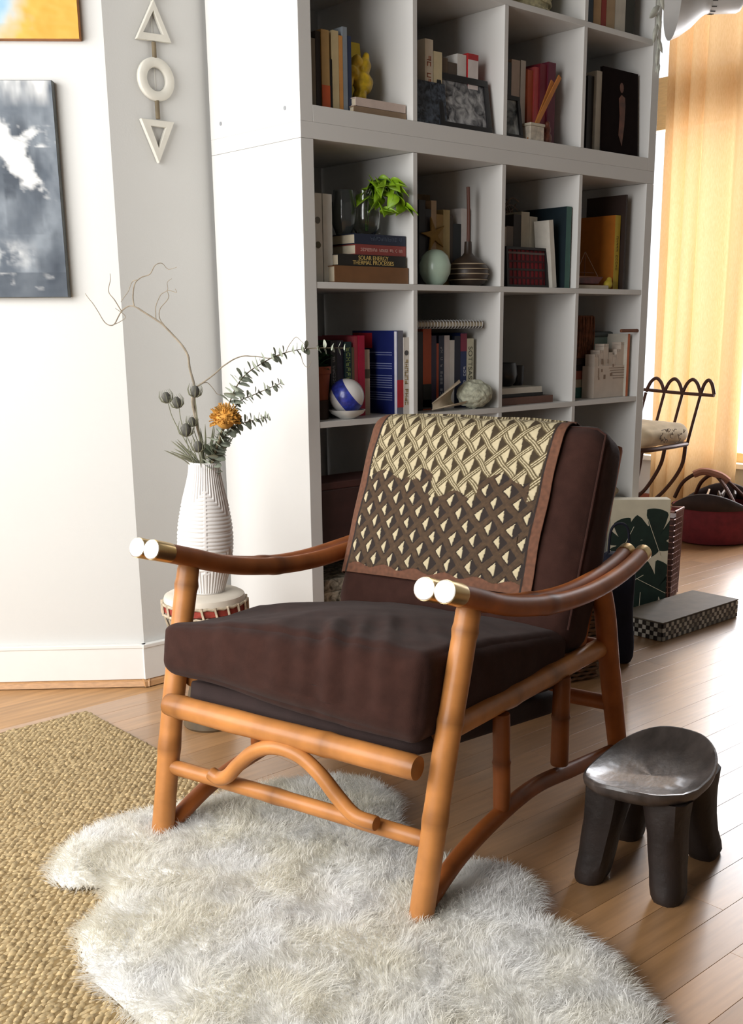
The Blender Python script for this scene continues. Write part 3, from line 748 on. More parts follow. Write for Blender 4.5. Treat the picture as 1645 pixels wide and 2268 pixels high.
# fourth column
gD='books in the fourth upper cube'
book('black book at the left of the fourth upper cube',1.134,ZA,.036,.215,.16,.06,(24,22,20),group=gD)
book('dark grey-brown book next to the cream spine in the fourth upper cube',1.171,ZA,.030,.222,.16,.055,(40,36,34),group=gD)
book('cream spined book left of the dark portrait cover',1.2015,ZA,.026,.238,.17,.045,(196,186,168),group=gD)
t=thing('dark_portrait','nearly black picture with a dim brown standing figure','picture',(1.229,.030,ZA))
G().box(0,.182,0,.012,0,.255).build('panel',M('dark_varnish',(24,15,14),.85,var=.2,spec=.1),t,rot=(-.05,0,0),bevel=.001)
pm=M('brown_figure',(98,56,36),.5,var=.5,scale=30)
g=G(); g.prism([(.078,.06),(.095,.03),(.108,.09),(.114,.15),(.112,.175),(.094,.182),(.080,.17),(.084,.12)],'y',-.0008,.0004); g.build('figure',pm,t,rot=(-.05,0,0))
g=G(); g.prism([(.095+.010*math.cos(a*PI/6),.203+.015*math.sin(a*PI/6)) for a in range(12)],'y',-.0008,.0004); g.build('head',pm,t,rot=(-.05,0,0))
# second row of the upper bookcase
STR=M('straw',(214,204,164),.85,var=.35,scale=60,bump=.6,bscale=150)
t=thing('straw_basket','pale woven straw basket in the topmost third cube','basket',(.905,.16,ZB))
prof=[(.07,0),(.118,.006),(.132,.05),(.136,.12),(.130,.17),(.122,.17),(.126,.12),(.12,.05),(.06,.012),(.001,.012)]
G().lathe(prof,28).build('body',STR,t,smooth=True)
for k in range(7):
    z=.014+k*.022; r=.126+.010*math.sin(min(1,k/4)*PI/2); pts=[(r*math.cos(a*PI/18),r*math.sin(a*PI/18),z+.002*math.sin(a*4)) for a in range(37)]
    G().tube(pts,.0055,6,cap=False).build('coil',STR,t,smooth=True)
gE='books on the topmost shelf, cut by the picture top'
for (x,w,h,c,l) in ((1.118,.034,.235,(48,62,76),'dark slate book, leftmost on the topmost right shelf'),(1.1535,.037,.24,(188,150,104),'tan book right of the slate one on the topmost shelf'),(1.192,.024,.23,(150,46,30),'brick red book on the topmost right shelf'),(1.2175,.042,.245,(176,148,112),'light brown book right of the brick red one on the topmost shelf'),(1.261,.052,.25,(206,198,182),'thick off-white book on the topmost right shelf'),(1.3145,.046,.25,(44,42,30),'dark olive book at the right end of the topmost shelf')):
    book(l,x,ZB,w,h,.17,.03,c,group=gE)
# dried garland on the right edge
GAR=M('dried_seed',(206,208,196),.8,var=.2,scale=50)
t=thing('dried_garland','grey-white dried garland hanging on the upper bookcase right edge','garland',(1.425,-.012,2.12))
G().tube(spline([(0,.004,0),(.004,.0,-.1),(-.004,.0,-.2),(.010,0,-.30),(.004,0,-.36)],6),.0018,6).build('string',GAR,t)
for k,(dx,dz,s,a) in enumerate(((-.018,-.12,1.2,.5),(.012,-.15,1.1,-.4),(-.022,-.19,1.25,.9),(.006,-.215,1.0,-.2),(-.014,-.25,1.1,.3),(.014,-.28,.9,-.6),(.004,-.315,1.0,.1),(.012,-.35,.7,.2))):
    g=G(); prof=[(.0005,-.030),(.007,-.018),(.011,0),(.008,.016),(.0005,.026)]; g.lathe(prof,10,sy=.45); g.build('pod',GAR,t,smooth=True,loc=(dx,-.004,dz),rot=(0,a,0)).scale=(s,s,s)
# ------------------------------------------------------------------ lower bookcase, top row
for k,(x,l) in enumerate(((.0665,'white binder with two round grey labels in the glassware cube'),(.0995,'plain white binder right of the round-labelled one'))):
    b=book(l,x,Z1,.030,.217,.22,.045,(226,224,216),name='binder',group='white binders')
    b['category']='binder'
    if k==0:
        for zz,cc in ((.152,(120,118,112)),(.092,(96,94,74))):
            g=G(); g.tube([(.015,-.0016,zz),(.015,.001,zz)],.0085,20); g.build('round_label',C(cc,.6),b)
gS='stack of books under the green plant'
book('thick brown book at the bottom of the stack under the plant',.112,Z1,.042,.258,.20,.016,(118,78,46),(124,84,50),flat=True,group=gS)
o=book('black book with yellow capital lettering in the stack under the plant',.128,Z1+.0425,.029,.236,.18,.020,(30,26,22),flat=True,group=gS)
YL=C((206,176,104),.6)
letters('SOLAR ENERGY',.0150,YL,o,(.0085,-.0008,.120),(PI/2,-PI/2,0))
letters('THERMAL PROCESSES',.0150,YL,o,(.0205,-.0008,.120),(PI/2,-PI/2,0))
o=book('dull red book with pale title in the stack under the plant',.192,Z1+.072,.026,.178,.16,.026,(142,62,56),flat=True,group=gS)
print_run(o,.013,.015,.165,.008,(206,160,150),5,step=.0065)
o=book('navy book on top of the stack under the plant',.190,Z1+.0985,.026,.180,.16,.026,(30,38,60),flat=True,group=gS)
print_run(o,.011,.05,.165,.010,(70,80,98),6,step=.0095)
t=thing('cardboard_box','brown cardboard box behind the book stack','box',(.140,.215,Z1))
G().box(0,.12,0,.12,0,.125).build('body',C((120,80,48),.8),t,bevel=.002)
G().box(.05,.07,-.0006,.0006,0,.125).build('tape',C((150,112,72),.5),t)
GL=bpy.data.materials.new('clear_glass'); GL.use_nodes=True; pb=GL.node_tree.nodes['Principled BSDF']; pb.inputs['Transmission Weight'].default_value=1; pb.inputs['Roughness'].default_value=.02; pb.inputs['IOR'].default_value=1.45; pb.inputs['Base Color'].default_value=(.93,.95,.93,1)
GLD=bpy.data.materials.new('smoked_glass'); GLD.use_nodes=True; pb=GLD.node_tree.nodes['Principled BSDF']; pb.inputs['Transmission Weight'].default_value=.85; pb.inputs['Roughness'].default_value=.06; pb.inputs['Base Color'].default_value=(.35,.38,.38,1)
def vessel(name,label,cat,loc,prof,mat,n=28,group=None,th=.003):
    pin=[(max(.0005,r-th),z+ (th if i==0 else 0)) for i,(r,z) in enumerate(prof)][::-1]
    o=G().lathe(prof+pin,n).build(name,mat,None,smooth=True,loc=loc); tag(o,label,cat,group); return o
vessel('glass_vase','tall smoked glass vase nearest the white binders','vase',(.176,.27,Z1),[(.024,0),(.027,.05),(.026,.16),(.024,.235)],GLD,group='smoked glass vases')
vessel('glass_vase','smoked glass vase right behind the book stack','vase',(.245,.27,Z1+.127),[(.026,0),(.030,.03),(.029,.08),(.027,.115)],GLD,group='smoked glass vases')
vessel('glass_vase','bulging smoked glass vase next to the plant jar','vase',(.214,.10,Z1+.1255),[(.020,0),(.032,.03),(.034,.06),(.029,.09),(.026,.112)],GLD,group='smoked glass vases')
vessel('glass_jar','clear ribbed glass jar holding the green plant','jar',(.288,.095,Z1+.1255),[(.022,0),(.036,.02),(.040,.05),(.037,.085),(.036,.115)],GL)
LEAF=M('lime_leaf',(132,170,30),.45,var=.25,scale=30); LEAFD=M('dark_leaf',(60,92,30),.5,var=.25,scale=30)
def leaf_mesh(name,L,W,curl,mat,n=8):
    v=[];f=[]
    for i in range(n+1):
        t=i/n; w=W*math.sin(PI*min(1,t*1.02+.02)**.8)*.5; z=-curl*t*t; 
        for s in (-1,0,1): v.append((s*w,t*L,z+(abs(s)*w*.35)))
    for i in range(n):
        for k in range(2): a=i*3+k; f.append((a,a+1,a+4,a+3))
    o=mesh_obj(name,v,f,mat,None,True); md=o.modifiers.new('thickness','SOLIDIFY'); md.thickness=.0008
    return o
pl=thing('lime_plant','bright lime green trailing plant in the glass jar','plant',(.288,.095,Z1+.228))
LM=leaf_mesh('leaf',.055,.040,.02,LEAF); LMd=LM.data; bpy.data.objects.remove(LM)
stems=[[(0,0,-.09),(0,-.01,0),(.02,-.04,.03),(.05,-.07,.01),(.065,-.085,-.04)],[(0,0,-.09),(-.005,-.01,0),(.0,-.04,.035),(.02,-.075,.03),(.03,-.10,-.01)],[(.005,0,-.09),(.01,-.01,0),(.01,-.04,.01),(.005,-.06,-.05)]]
rl=random.Random(9)
for st in stems:
    P=spline(st,5); G().tube(P,.002,6).build('stem',LEAFD,pl,smooth=True)
    for q in P[5::2]:
        for s in (0,1):
            o=bpy.data.objects.new('leaf',LMd); COL.objects.link(o); o.parent=pl; o.location=q; o.rotation_euler=(rl.uniform(-.9,.5),rl.uniform(-.7,.7),rl.uniform(1.4,4.6)); k=rl.uniform(.65,1.05); o.scale=(k,k,k)
            md=o.modifiers.new('thickness','SOLIDIFY'); md.thickness=.0008
# second column
gF='books behind the celadon egg'
for (x,w,h,c,l) in ((.508,.025,.235,(28,24,24),'black book leftmost behind the celadon egg vase'),(.5335,.022,.212,(36,32,34),'charcoal book with white flecks behind the celadon egg'),(.556,.021,.236,(186,158,124),'tall tan spine rising behind the yellow starfish'),(.5775,.027,.20,(176,140,76),'mustard tan book behind the yellow starfish'),(.605,.027,.214,(190,166,110),'pale straw book behind the yellow starfish'),(.6325,.012,.20,(60,44,32),'thin brown book right of the straw one'),(.645,.034,.178,(22,26,30),'black book between the straw book and the white binder spine'),(.6795,.038,.222,(222,216,212),'wide white book left of the long-necked bottle')):
    book(l,x,Z1,w,h,.15,.118,c,group=gF)
t=thing('atlas_book','large brown atlas lying on its side across the top of the row','book',(.500,.105,Z1+.245),0,'large books in the bookcase')
t.location=(.535,.285,Z1)
G().box(0,.18,0,.012,.16,.275).build('cover',C((136,112,82),.6,var=.25,scale=30),t,bevel=.001); G().box(.004,.176,.012,.03,.0,.272).build('pages',PAGES,t)
print_run(t,.085,.185,.262,.05,(70,54,40),7,step=.020)
CEL=M('celadon',(186,208,188),.35,var=.06,coat=.4)
vessel('egg_vase','pale celadon egg-shaped ceramic vase','vase',(.515,.060,Z1),[(.020,0),(.032,.010),(.044,.034),(.0455,.056),(.037,.080),(.022,.094),(.008,.098),(.003,.098)],CEL)
BOT=M('striped_clay',(60,48,40),.45,var=.3,scale=20)
t=thing('striped_bottle','dark striped round bottle with a very long thin neck','bottle',(.658,.068,Z1))
G().lathe([(.030,0),(.048,.008),(.060,.030),(.058,.052),(.040,.074),(.018,.086),(.012,.094),(.0105,.125),(.0085,.125),(.0085,.09),(.002,.08)],32).build('body',BOT,t,smooth=True)
for zz,rr in ((.018,.0565),(.034,.0612),(.048,.0595),(.062,.0510)):
    G().tube([(rr*math.cos(a*PI/16),rr*math.sin(a*PI/16),zz) for a in range(33)],.0016,6,cap=False).build('stripe',C((176,158,132),.5),t,smooth=True)
G().tube(spline([(0,0,.118),(.001,0,.19),(-.002,0,.275)],6),.0052,10).build('neck_reed',C((104,62,48),.5),t,smooth=True)
SF=M('starfish',(150,116,52),.8,var=.25,bump=.4,bscale=200)
g=G(); poly=[]
for k in range(10):
    a=PI/2+k*PI/5+.25; r=.052 if k%2==0 else .016; poly.append((r*math.cos(a),r*math.sin(a)))
g.prism(poly,'y',-.004,.004); o=g.build('starfish',SF,None,loc=(.56,.112,Z1+.142),bevel=.003); tag(o,'yellow dried starfish hung before the books above the celadon egg','starfish')
# third column
gG='books behind the red plaid tray'
for (x,w,h,c,l) in ((.795,.030,.17,(30,26,28),'black book leftmost behind the red plaid tray'),(.826,.032,.178,(182,166,150),'beige paperback behind the red plaid tray'),(.859,.030,.181,(120,104,92),'dull brown paperback behind the red plaid tray'),(.890,.034,.216,(54,46,44),'tall dark book under the dried wreath'),(.925,.038,.226,(206,198,178),'cream spotted book under the dried wreath'),(.964,.036,.214,(214,206,186),'off-white book right of the cream spotted one')):
    book(l,x,Z1,w,h,.15,.10,c,group=gG)
TW=M('dried_vine',(150,128,112),.8,var=.3,scale=40)
t=thing('vine_wreath','tangled dried vine wreath resting on the books in the third cube','wreath',(.935,.19,Z1+.200))
rw=random.Random(21)
for k in range(14):
    a0=rw.uniform(0,6); R=rw.uniform(.03,.062); tx_=rw.uniform(-.5,.5); pts=[]
    for a in range(22):
        an=a0+a*.26; pts.append((R*math.cos(an),R*.45*math.sin(an*1.1+tx_),.042+R*.75*math.sin(an)))
    G().tube(spline(pts,2),.0022,5).build('vine',TW,t,smooth=True)
for k in range(9):
    a=rw.uniform(0,6.28); G().tube(spline([(0,0,.04),(.04*math.cos(a),.02*math.sin(a),.05+rw.uniform(-.02,.03)),(.075*math.cos(a),.03*math.sin(a),.04+rw.uniform(-.05,.05))],5),[.002]*10+[.0008],5).build('twig',TW,t,smooth=True)
t=thing('plaid_tray','black framed red plaid tray propped against the books','tray',(.800,.040,Z1))
RP=M('red_plaid',(132,24,34),.7,var=.25,scale=50)
g=G(); g.box(0,.190,0,.02,0,.008).box(0,.190,0,.02,.110,.118).box(0,.007,0,.02,.008,.110).box(.183,.190,0,.02,.008,.110); g.build('frame',C((24,20,20),.5),t,rot=(-.06,0,0),bevel=.001)
G().box(.007,.183,.008,.014,.008,.110).build('red_cloth',RP,t,rot=(-.06,0,0))
for k in range(9):
    x=.014+k*.0195; G().box(x,x+.005,.0065,.0082,.008,.110).build('plaid_stripe',C((62,16,24),.7),t,rot=(-.06,0,0))
for k,z in enumerate((.026,.050,.074,.098)): G().box(.007,.183,.006,.0082,z,z+.006).build('plaid_stripe',C(((70,18,26),(58,54,52),(70,18,26),(112,100,96))[k],.7),t,rot=(-.06,0,0))
book('white book leaning against the dark green album',.998,Z1,.020,.200,.06,.030,(222,216,204),lean=-.13,group='large books in the bookcase')
book('large dark teal-green album at the right of the third cube',1.044,Z1,.024,.242,.21,.020,(26,44,48),(62,104,94),side=(20,36,44),group='large books in the bookcase')
# fourth column
b=book('orange-yellow picture book with its cover turned left in the fourth cube',1.340,Z1,.028,.236,.20,.055,(198,122,40),(206,176,62),side=(196,116,36),group='large books in the bookcase')
print_run(b,.014,.06,.17,.010,(120,100,40),8,step=.010)
book('very thin dark brown board standing tall in the fourth cube',1.372,Z1,.009,.300,.16,.04,(52,36,30),group='large books in the bookcase')
t=thing('toy_boat','small toy sailing boat with thread rigging on a white stand','toy boat',(1.130,.030,Z1))
G().box(0,.155,0,.07,0,.012).build('stand',C((210,196,174),.6),t,bevel=.002)
g=G(); 
g.prism([(.012,.034),(.02,.016),(.120,.016),(.146,.040)],'y',.015,.055); g.build('hull',C((96,40,38),.5,var=.4,scale=40),t,bevel=.003)
G().box(.02,.125,.018,.052,.034,.040).build('deck',C((150,100,70),.6),t,bevel=.001)
G().tube([(.07,.035,.038),(.07,.035,.118)],.0018,6).build('mast',C((120,70,46),.6),t); G().tube([(.035,.035,.052),(.118,.035,.052)],.0014,6).build('boom',C((120,70,46),.6),t)
for a in ((.02,.035,.036),(.14,.035,.042)): G().tube([a,(.07,.035,.117)],.0006,4).build('rigging',C((220,206,196),.6),t)
lump('yellow_shell','little yellow shell beside the toy boat','shell',(1.30,.045,Z1),[(0,0,.016,.016,.014,.015),(.006,0,.030,.009,.009,.010)],C((206,180,60),.6),amp=.003)
# ------------------------------------------------------------------ lower bookcase, second row
t=thing('potted_plant','small dark green plant in a terracotta pot at the left of the second row','potted plant',(.098,.075,Z2))
G().lathe([(.022,.05),(.024,.052),(.030,.118),(.033,.120),(.033,.138),(.028,.138),(.026,.11),(.001,.11)],20).build('pot',C((164,88,60),.8),t,smooth=True)
G().lathe([(.020,0),(.024,.0),(.026,.05),(.02,.05)],18).build('wooden_stand',C((58,40,30),.6),t,smooth=True)
DG=M('deep_green_leaf',(40,84,52),.5,var=.3)
dl=leaf_mesh('leaf',.055,.026,.012,DG); dmd=dl.data; bpy.data.objects.remove(dl)
for k in range(26):
    o=bpy.data.objects.new('leaf',dmd); COL.objects.link(o); o.parent=t; a=k*2.4; o.location=(.006*math.cos(a),.006*math.sin(a),.12+.0030*k); o.rotation_euler=(rl.uniform(.1,.9),0,a); s_=rl.uniform(.6,1.0); o.scale=(s_,s_,s_)
gH='books behind the ceramic ball'
book('black book with white spine lettering behind the ceramic ball',.148,Z2,.021,.204,.16,.085,(26,28,34),group=gH)
book('dark violet book behind the ceramic ball',.1695,Z2,.023,.204,.16,.085,(48,44,66),group=gH)
b=book('dark teal book with yellow-green spine lettering behind the ceramic ball',.193,Z2,.024,.200,.16,.080,(30,60,62),group=gH)
print_run(b,.012,.02,.185,.014,(150,172,104),9,step=.0130)
print_run([o for o in bpy.data.objects if o.get('label','').startswith('black book with white spine lettering behind')][0],.0105,.03,.18,.008,(176,176,176),10,step=.0085)
book('olive brown thin book beside the teal one',.2175,Z2,.009,.185,.16,.08,(112,96,70),group=gH)
book('dusty pink narrow book left of the crimson one',.227,Z2,.012,.214,.16,.08,(178,74,84),group=gH)
book('bright crimson book left of the big blue book',.240,Z2,.020,.216,.16,.075,(186,30,66),group=gH)
b=book('short cream paperback in front of the big blue book',.2605,Z2,.026,.178,.15,.085,(214,194,170),(206,184,156),group=gH); band(b,.026,.10,.125,(92,84,60))
b=book('big navy blue book with paragraphs of text on its turned cover',.332,Z2,.021,.228,.19,.020,(24,34,92),(112,112,124),side=(22,34,98),group='large books in the bookcase')
band(b,.021,.02,.095,(192,38,48))
G().box(-.0006,.0002,.012,.085,.006,.220).build('cover_frame',C((22,34,98),.5),b)
G().box(-.0008,.0004,.105,.188,.180,.222).build('cover_badge',C((170,30,44),.5),b)
G().box(-.0008,.0004,.002,.012,.002,.226).build('cover_edge',C((222,220,226),.5),b)
for k,(z,n) in enumerate(((.168,2),(.138,3),(.105,6),(.058,4))):
    for q in range(n): G().box(-.0010,.0004,.022,.022+(.135 if q<n-1 else .07+.02*k),z-.0065*q,z-.0065*q+.0022).build('text_line',C((132,140,178),.6),b)
b=book('white book with gold lettering against the divider beside the big blue book',.3535,Z2,.020,.210,.16,.018,(222,214,204),group='large books in the bookcase')
print_run(b,.010,.02,.150,.012,(160,136,88),11,step=.0115); g=G(); g.tube([(.010,-.0014,.168),(.010,.001,.168)],.007,18); g.build('round_label',C((70,66,66),.5),b)
t=thing('ceramic_ball','white ceramic ball with a cobalt blue patterned band','ceramic ball',(.158,.032,Z2+.012))
prof=[(max(.0004,.047*math.sin(PI*i/20)),.047-.047*math.cos(PI*i/20)) for i in range(21)]
G().lathe(prof,32).build('ball',M('white_glaze',(222,218,214),.3,var=.05,coat=.4),t,smooth=True)
bl_=[(max(.0004,.0476*math.sin(PI*i/30)),-.0476*math.cos(PI*i/30)) for i in range(11,20)]
o=G().lathe(bl_,36).build('blue_band',M('cobalt',(46,58,150),.3,var=.45,scale=90,coat=.4),t,smooth=True); o.location=(0,0,.047); o.rotation_mode='QUATERNION'; o.rotation_quaternion=Vector((0,0,1)).rotation_difference(Vector((.52,-.62,.58)))
vessel('white_dish','shallow white dish under the ceramic ball','dish',(.158,.032,Z2),[(.018,0),(.022,.002),(.044,.014),(.050,.024)],C((218,216,210),.35),th=.0025)
# second column
gI='books under the spiral notebook'
for (x,w,h,c,s,l) in ((0.4710,.020,.224,(28,24,26),None,'black book leftmost under the spiral notebook'),(0.4915,.034,.232,(196,84,36),None,'orange book with a black foot under the spiral notebook'),(0.5260,.020,.212,(62,52,80),None,'dark purple book right of the orange one'),(0.5465,.009,.190,(188,82,46),None,'very thin orange book between purple and navy books'),(0.5560,.022,.212,(40,46,70),None,'navy book with pale lettering in the second row'),(0.5785,.022,.212,(220,208,204),None,'pinkish white book in the second row'),(0.6010,.020,.198,(226,220,212),None,'white book right of the pinkish white one'),(0.6215,.025,.210,(26,30,48),None,'blackish navy book behind the paper cone'),(0.6470,.026,.219,(30,46,92),None,'blue book with a magenta top band'),(0.6735,.030,.202,(206,200,172),None,'cream book with dark block lettering at the right of the row')):
    b=book(l,x,Z2,w,h,.16,.085,c,s,group=gI)
    if 'black foot' in l: band(b,w,.004,.075,(40,40,38)); band(b,w,.008,.03,(214,208,204))
    if 'magenta' in l: band(b,w,.165,.217,(136,36,66)); print_run(b,w*.68,.05,.12,.009,(200,200,210),12,step=.010)
    if 'block lettering' in l: letters('SOTTSASS',.024,C((92,90,74)),b,(w/2,-.0008,.125),DOWN)
    if 'pale lettering' in l: print_run(b,w/2,.03,.18,.010,(150,150,158),13,step=.010)
t=thing('spiral_notebook','grey spiral notebook lying on top of the books in the second row','notebook',(.425,.05,Z2+.2335))
G().box(0,.285,0,.20,0,.004).build('back_cover',C((92,84,78),.6),t,bevel=.0005)
G().box(.002,.283,.004,.198,.004,.016).build('pages',PAGES,t); G().box(0,.285,0,.20,.016,.019).build('front_cover',C((150,140,130),.6),t,bevel=.0005)
for k in range(22):
    x=.010+k*.0125; G().tube([(x,.004+.011*math.cos(a*PI/6),.010+.012*math.sin(a*PI/6)) for a in range(2,12)],.0011,5).build('coil_ring',C((206,206,204),.3),t)
t=thing('paper_cone','cream sheet of paper rolled into an open cone','paper cone',(.472,.030,Z2))
v=[];f=[];n=22
for i in range(n+1):
    a=-2.4+i*4.6/n
    v.append((.004+.006*math.cos(a)*.4,0,.014+.010*math.sin(a))); v.append((.115+.012*math.sin(a*2),.040*math.cos(a)*.7,.050+.036*math.sin(a)))
for i in range(n): f.append((2*i,2*i+1,2*i+3,2*i+2))
o=mesh_obj('sheet',v,f,C((224,204,176),.75),t,True); md=o.modifiers.new('thickness','SOLIDIFY'); md.thickness=.0012
lump('coral_ball','pale grey-green dried coral ball beside the paper cone','coral',(.652,.030,Z2),[(0,0,.042,.058,.050,.041)],M('dried_coral',(190,190,168),.9,var=.35,scale=70,bump=.6,bscale=160),amp=.010,f=30)
# third column
gJ='flat books in the third cube of the second row'
book('brown flat book at the bottom of the pile in the near-empty cube',.776,Z2,.022,.245,.20,.035,(92,76,66),(112,76,62),flat=True,group=gJ)
book('black flat book in the middle of the pile in the near-empty cube',.788,Z2+.0225,.010,.195,.17,.045,(24,22,22),flat=True,group=gJ)
book('white flat book on top of the pile in the near-empty cube',.788,Z2+.033,.018,.190,.17,.045,(206,202,186),(216,210,196),flat=True,group=gJ)
vessel('dark_bowl','black glazed bowl standing on the pile of flat books','bowl',(.892,.130,Z2+.0515),[(.024,0),(.036,.012),(.042,.036),(.040,.060),(.037,.072)],M('black_glaze',(24,26,34),.3,var=.2,coat=.3))
vessel('dark_cup','small black cup beside the black bowl','cup',(.957,.13,Z2+.0515),[(.015,0),(.019,.010),(.020,.04),(.0205,.062)],M('black_glaze_cup',(26,28,36),.35,var=.2))
# fourth column
t=thing('bark_weaving','rough reddish-brown woven bark square at the back of the fourth cube','weaving',(1.135,.20,Z2+.13))
t.location=(1.160,.096,Z2+.1285)
BK=M('bark_fibre',(124,76,50),.85,var=.45,scale=50,bump=.5,bscale=100)
G().box(0,.140,0,.008,0,.140).build('panel',BK,t,bevel=.004)
for k in range(16): G().tube(spline([(.005+k*.0086,-.002,.01),(.007+k*.0086+rw.uniform(-.004,.004),-.003,.07),(.004+k*.0086+rw.uniform(-.003,.005),-.002,.137)],5),.0024,5).build('fibre',BK,t,smooth=True)
gK='small books stacked left of the paper castle'
for (z,h,c,l) in ((0,.034,(70,120,110),'teal patterned small book at the bottom beside the paper castle'),(.0345,.026,(196,184,160),'cream patterned small book above the teal one'),(.061,.028,(160,92,76),'salmon small book above the cream patterned one'),(.0895,.020,(30,26,26),'black small book near the top beside the paper castle'),(.110,.018,(52,40,32),'dark brown small book topping the pile beside the paper castle')):
    book(l,1.158,Z2+z,h,.115,.13,.09,c,flat=True,group=gK)
t=thing('paper_castle','cream paper castle model with notched towers and window slits','paper model',(1.232,.035,Z2))
PC=M('castle_card',(222,206,190),.8,var=.05)
G().box(0,.175,0,.05,0,.105).build('base_block',PC,t,bevel=.001)
for (x,w,h) in ((.004,.022,.135),(.030,.020,.148),(.052,.026,.168),(.082,.020,.140),(.104,.018,.132),(.124,.022,.150),(.146,.026,.172)):
    g=G(); g.box(x,x+w,.004,.042,.1045,h)
    for s in (0,.4,.75): g.box(x+w*s,x+w*s+w*.22,.004,.042,h-.0005,h+.008)
    g.build('tower',PC,t)
WN_=C((150,128,110),.8)
for (x,z,w,h) in ((.036,.11,.006,.018),(.036,.085,.007,.010),(.020,.068,.004,.03),(.050,.062,.010,.014),(.022,.060,.005,.008),(.070,.112,.004,.014),(.098,.10,.006,.010),(.085,.070,.012,.010)):
    G().box(x,x+w,-.0012,.0005,z,z+h).build('window_slit',WN_,t)
for k,z in enumerate((.096,.088,.080,.070,.062)): G().box(.078+.006*k,.172,-.0011,.0005,z,z+.0018).build('printed_line',WN_,t)
t=thing('teal_tin','grey-teal round-cornered tin standing behind the paper castle','tin',(1.305,.110,Z2))
v,f=roundbox(.062,.03,.106,.014,10); o=mesh_obj('body',v,f,C((104,124,116),.4),t,True); o.location=(.062,.03,.106)
v,f=roundbox(.064,.032,.011,.009,8); o=mesh_obj('lid',v,f,C((50,60,58),.4),t,True); o.location=(.062,.03,.205)
book('orange and white thin booklet at the right of the fourth cube',1.396,Z2,.012,.208,.14,.025,(206,198,184),(206,110,62),group='large books in the bookcase')
G().tube([(0,0,0),(.085,-.004,0)],.0055,8).build('brown_stick',C((120,72,46),.6),None,loc=(1.338,.012,Z2+.218)); tag(bpy.data.objects['brown_stick'],'short brown wooden stick lying across the booklets in the fourth cube','stick')
# ------------------------------------------------------------------ lower bookcase, third and fourth rows
gL='dark books in the shaded third row'
for (x,w,h,c,l) in ((.046,.022,.21,(96,90,74),'grey-green magazine in the dark third row'),(.069,.020,.175,(120,84,64),'brown book in the dark third row'),(.090,.016,.18,(136,130,120),'pale book in the dark third row'),(.107,.030,.22,(36,44,62),'blue-black book in the dark third row')):
    book(l,x,Z3,w,h,.16,.17,c,group=gL)
t=thing('leather_box','dark brown leather storage box in the third row beside the armchair','storage box',(.058,.030,Z3))
G().box(0,.30,0,.12,0,.165).build('body',M('oxblood_leather',(60,32,30),.5,var=.2),t,bevel=.004); G().box(-.002,.302,-.002,.122,.165,.185).build('lid',M('oxblood_leather_lid',(74,38,34),.5,var=.2),t,bevel=.003)
t=thing('patterned_box','grey and cream scroll-patterned box in the lowest left cube','storage box',(.045,.025,Z4))
PT=photo_mat('scroll_pattern',(70,66,58),(206,198,178),55)
G().box(0,.30,0,.30,0,.235).build('body',PT,t,bevel=.003); G().box(-.002,.302,-.002,.302,.2355,.27).build('lid',PT,t,bevel=.003)
for q,(x,w,c,l) in enumerate(((.40,.06,(60,50,44),'brown archive box behind the armchair in the second lowest row'),(.47,.10,(52,46,52),'grey archive box behind the armchair in the second lowest row'))):
    t=thing('archive_box',l,'storage box',(x,.05,Z3)); G().box(0,w,0,.28,0,.24).build('body',C(c,.7),t,bevel=.002); G().box(w*.3,w*.7,-.001,.001,.12,.17).build('label_card',C((150,140,124),.7),t)
lump('folded_scarf','crumpled beige and grey scarf spilling from the lowest right cube','scarf',(1.27,.04,Z3),[(0,0,.02,.08,.06,.022),(.04,-.01,.035,.05,.04,.02),(-.05,.0,.03,.04,.04,.02)],C((140,124,98),.9,var=.4,scale=30),amp=.02,f=10)

# ------------------------------------------------------------------ hand drum used as a vase stand
DX,DY=-.330,.012
t=thing('hand_drum','small goblet drum with a pale skin and roped red band behind the armchair','drum',(DX,DY,0))
G().lathe([(.066,0),(.070,.006),(.062,.05),(.046,.12),(.044,.15),(.062,.20),(.088,.26),(.096,.30),(.097,.322),(.085,.322),(.07,.25),(.03,.15),(.03,.01)],36).build('shell',M('drum_wood',(96,80,58),.6,var=.35,scale=20,stretch=(1,1,.3)),t,smooth=True)
G().lathe([(.0005,.347),(.06,.347),(.090,.3465),(.098,.342),(.1005,.334),(.1005,.318),(.0985,.316),(.0985,.33)],40).build('drum_skin',M('goat_skin',(222,212,196),.7,var=.12,scale=12),t,smooth=True)
G().lathe([(.1005,.305),(.1025,.307),(.1025,.321),(.1005,.323)],40).build('red_band',M('red_cloth_band',(150,58,46),.85,var=.35,scale=60),t,smooth=True)
ROPE=M('drum_rope',(196,180,156),.85,var=.3,scale=90)
for zz,rr in ((.326,.1035),(.300,.1030)):
    G().tube([(rr*math.cos(a*PI/24),rr*math.sin(a*PI/24),zz+.0015*math.sin(a*3)) for a in range(49)],.0036,6,cap=False).build('ring_rope',ROPE,t,smooth=True)
for k in range(20):
    a=2*PI*k/20
    G().tube([(.1055*math.cos(a+d),.1055*math.sin(a+d),z) for d,z in ((-.03,.330),(0,.315),(.03,.299))],.0034,5).build('loop_rope',ROPE,t,smooth=True)
    for s in (-1,1):
        G().tube([(.103*math.cos(a),.103*math.sin(a),.300),(.092*math.cos(a+s*.08),.092*math.sin(a+s*.08),.26),(.064*math.cos(a+s*.157),.064*math.sin(a+s*.157),.195)],.0024,5).build('tension_rope',ROPE,t,smooth=True)
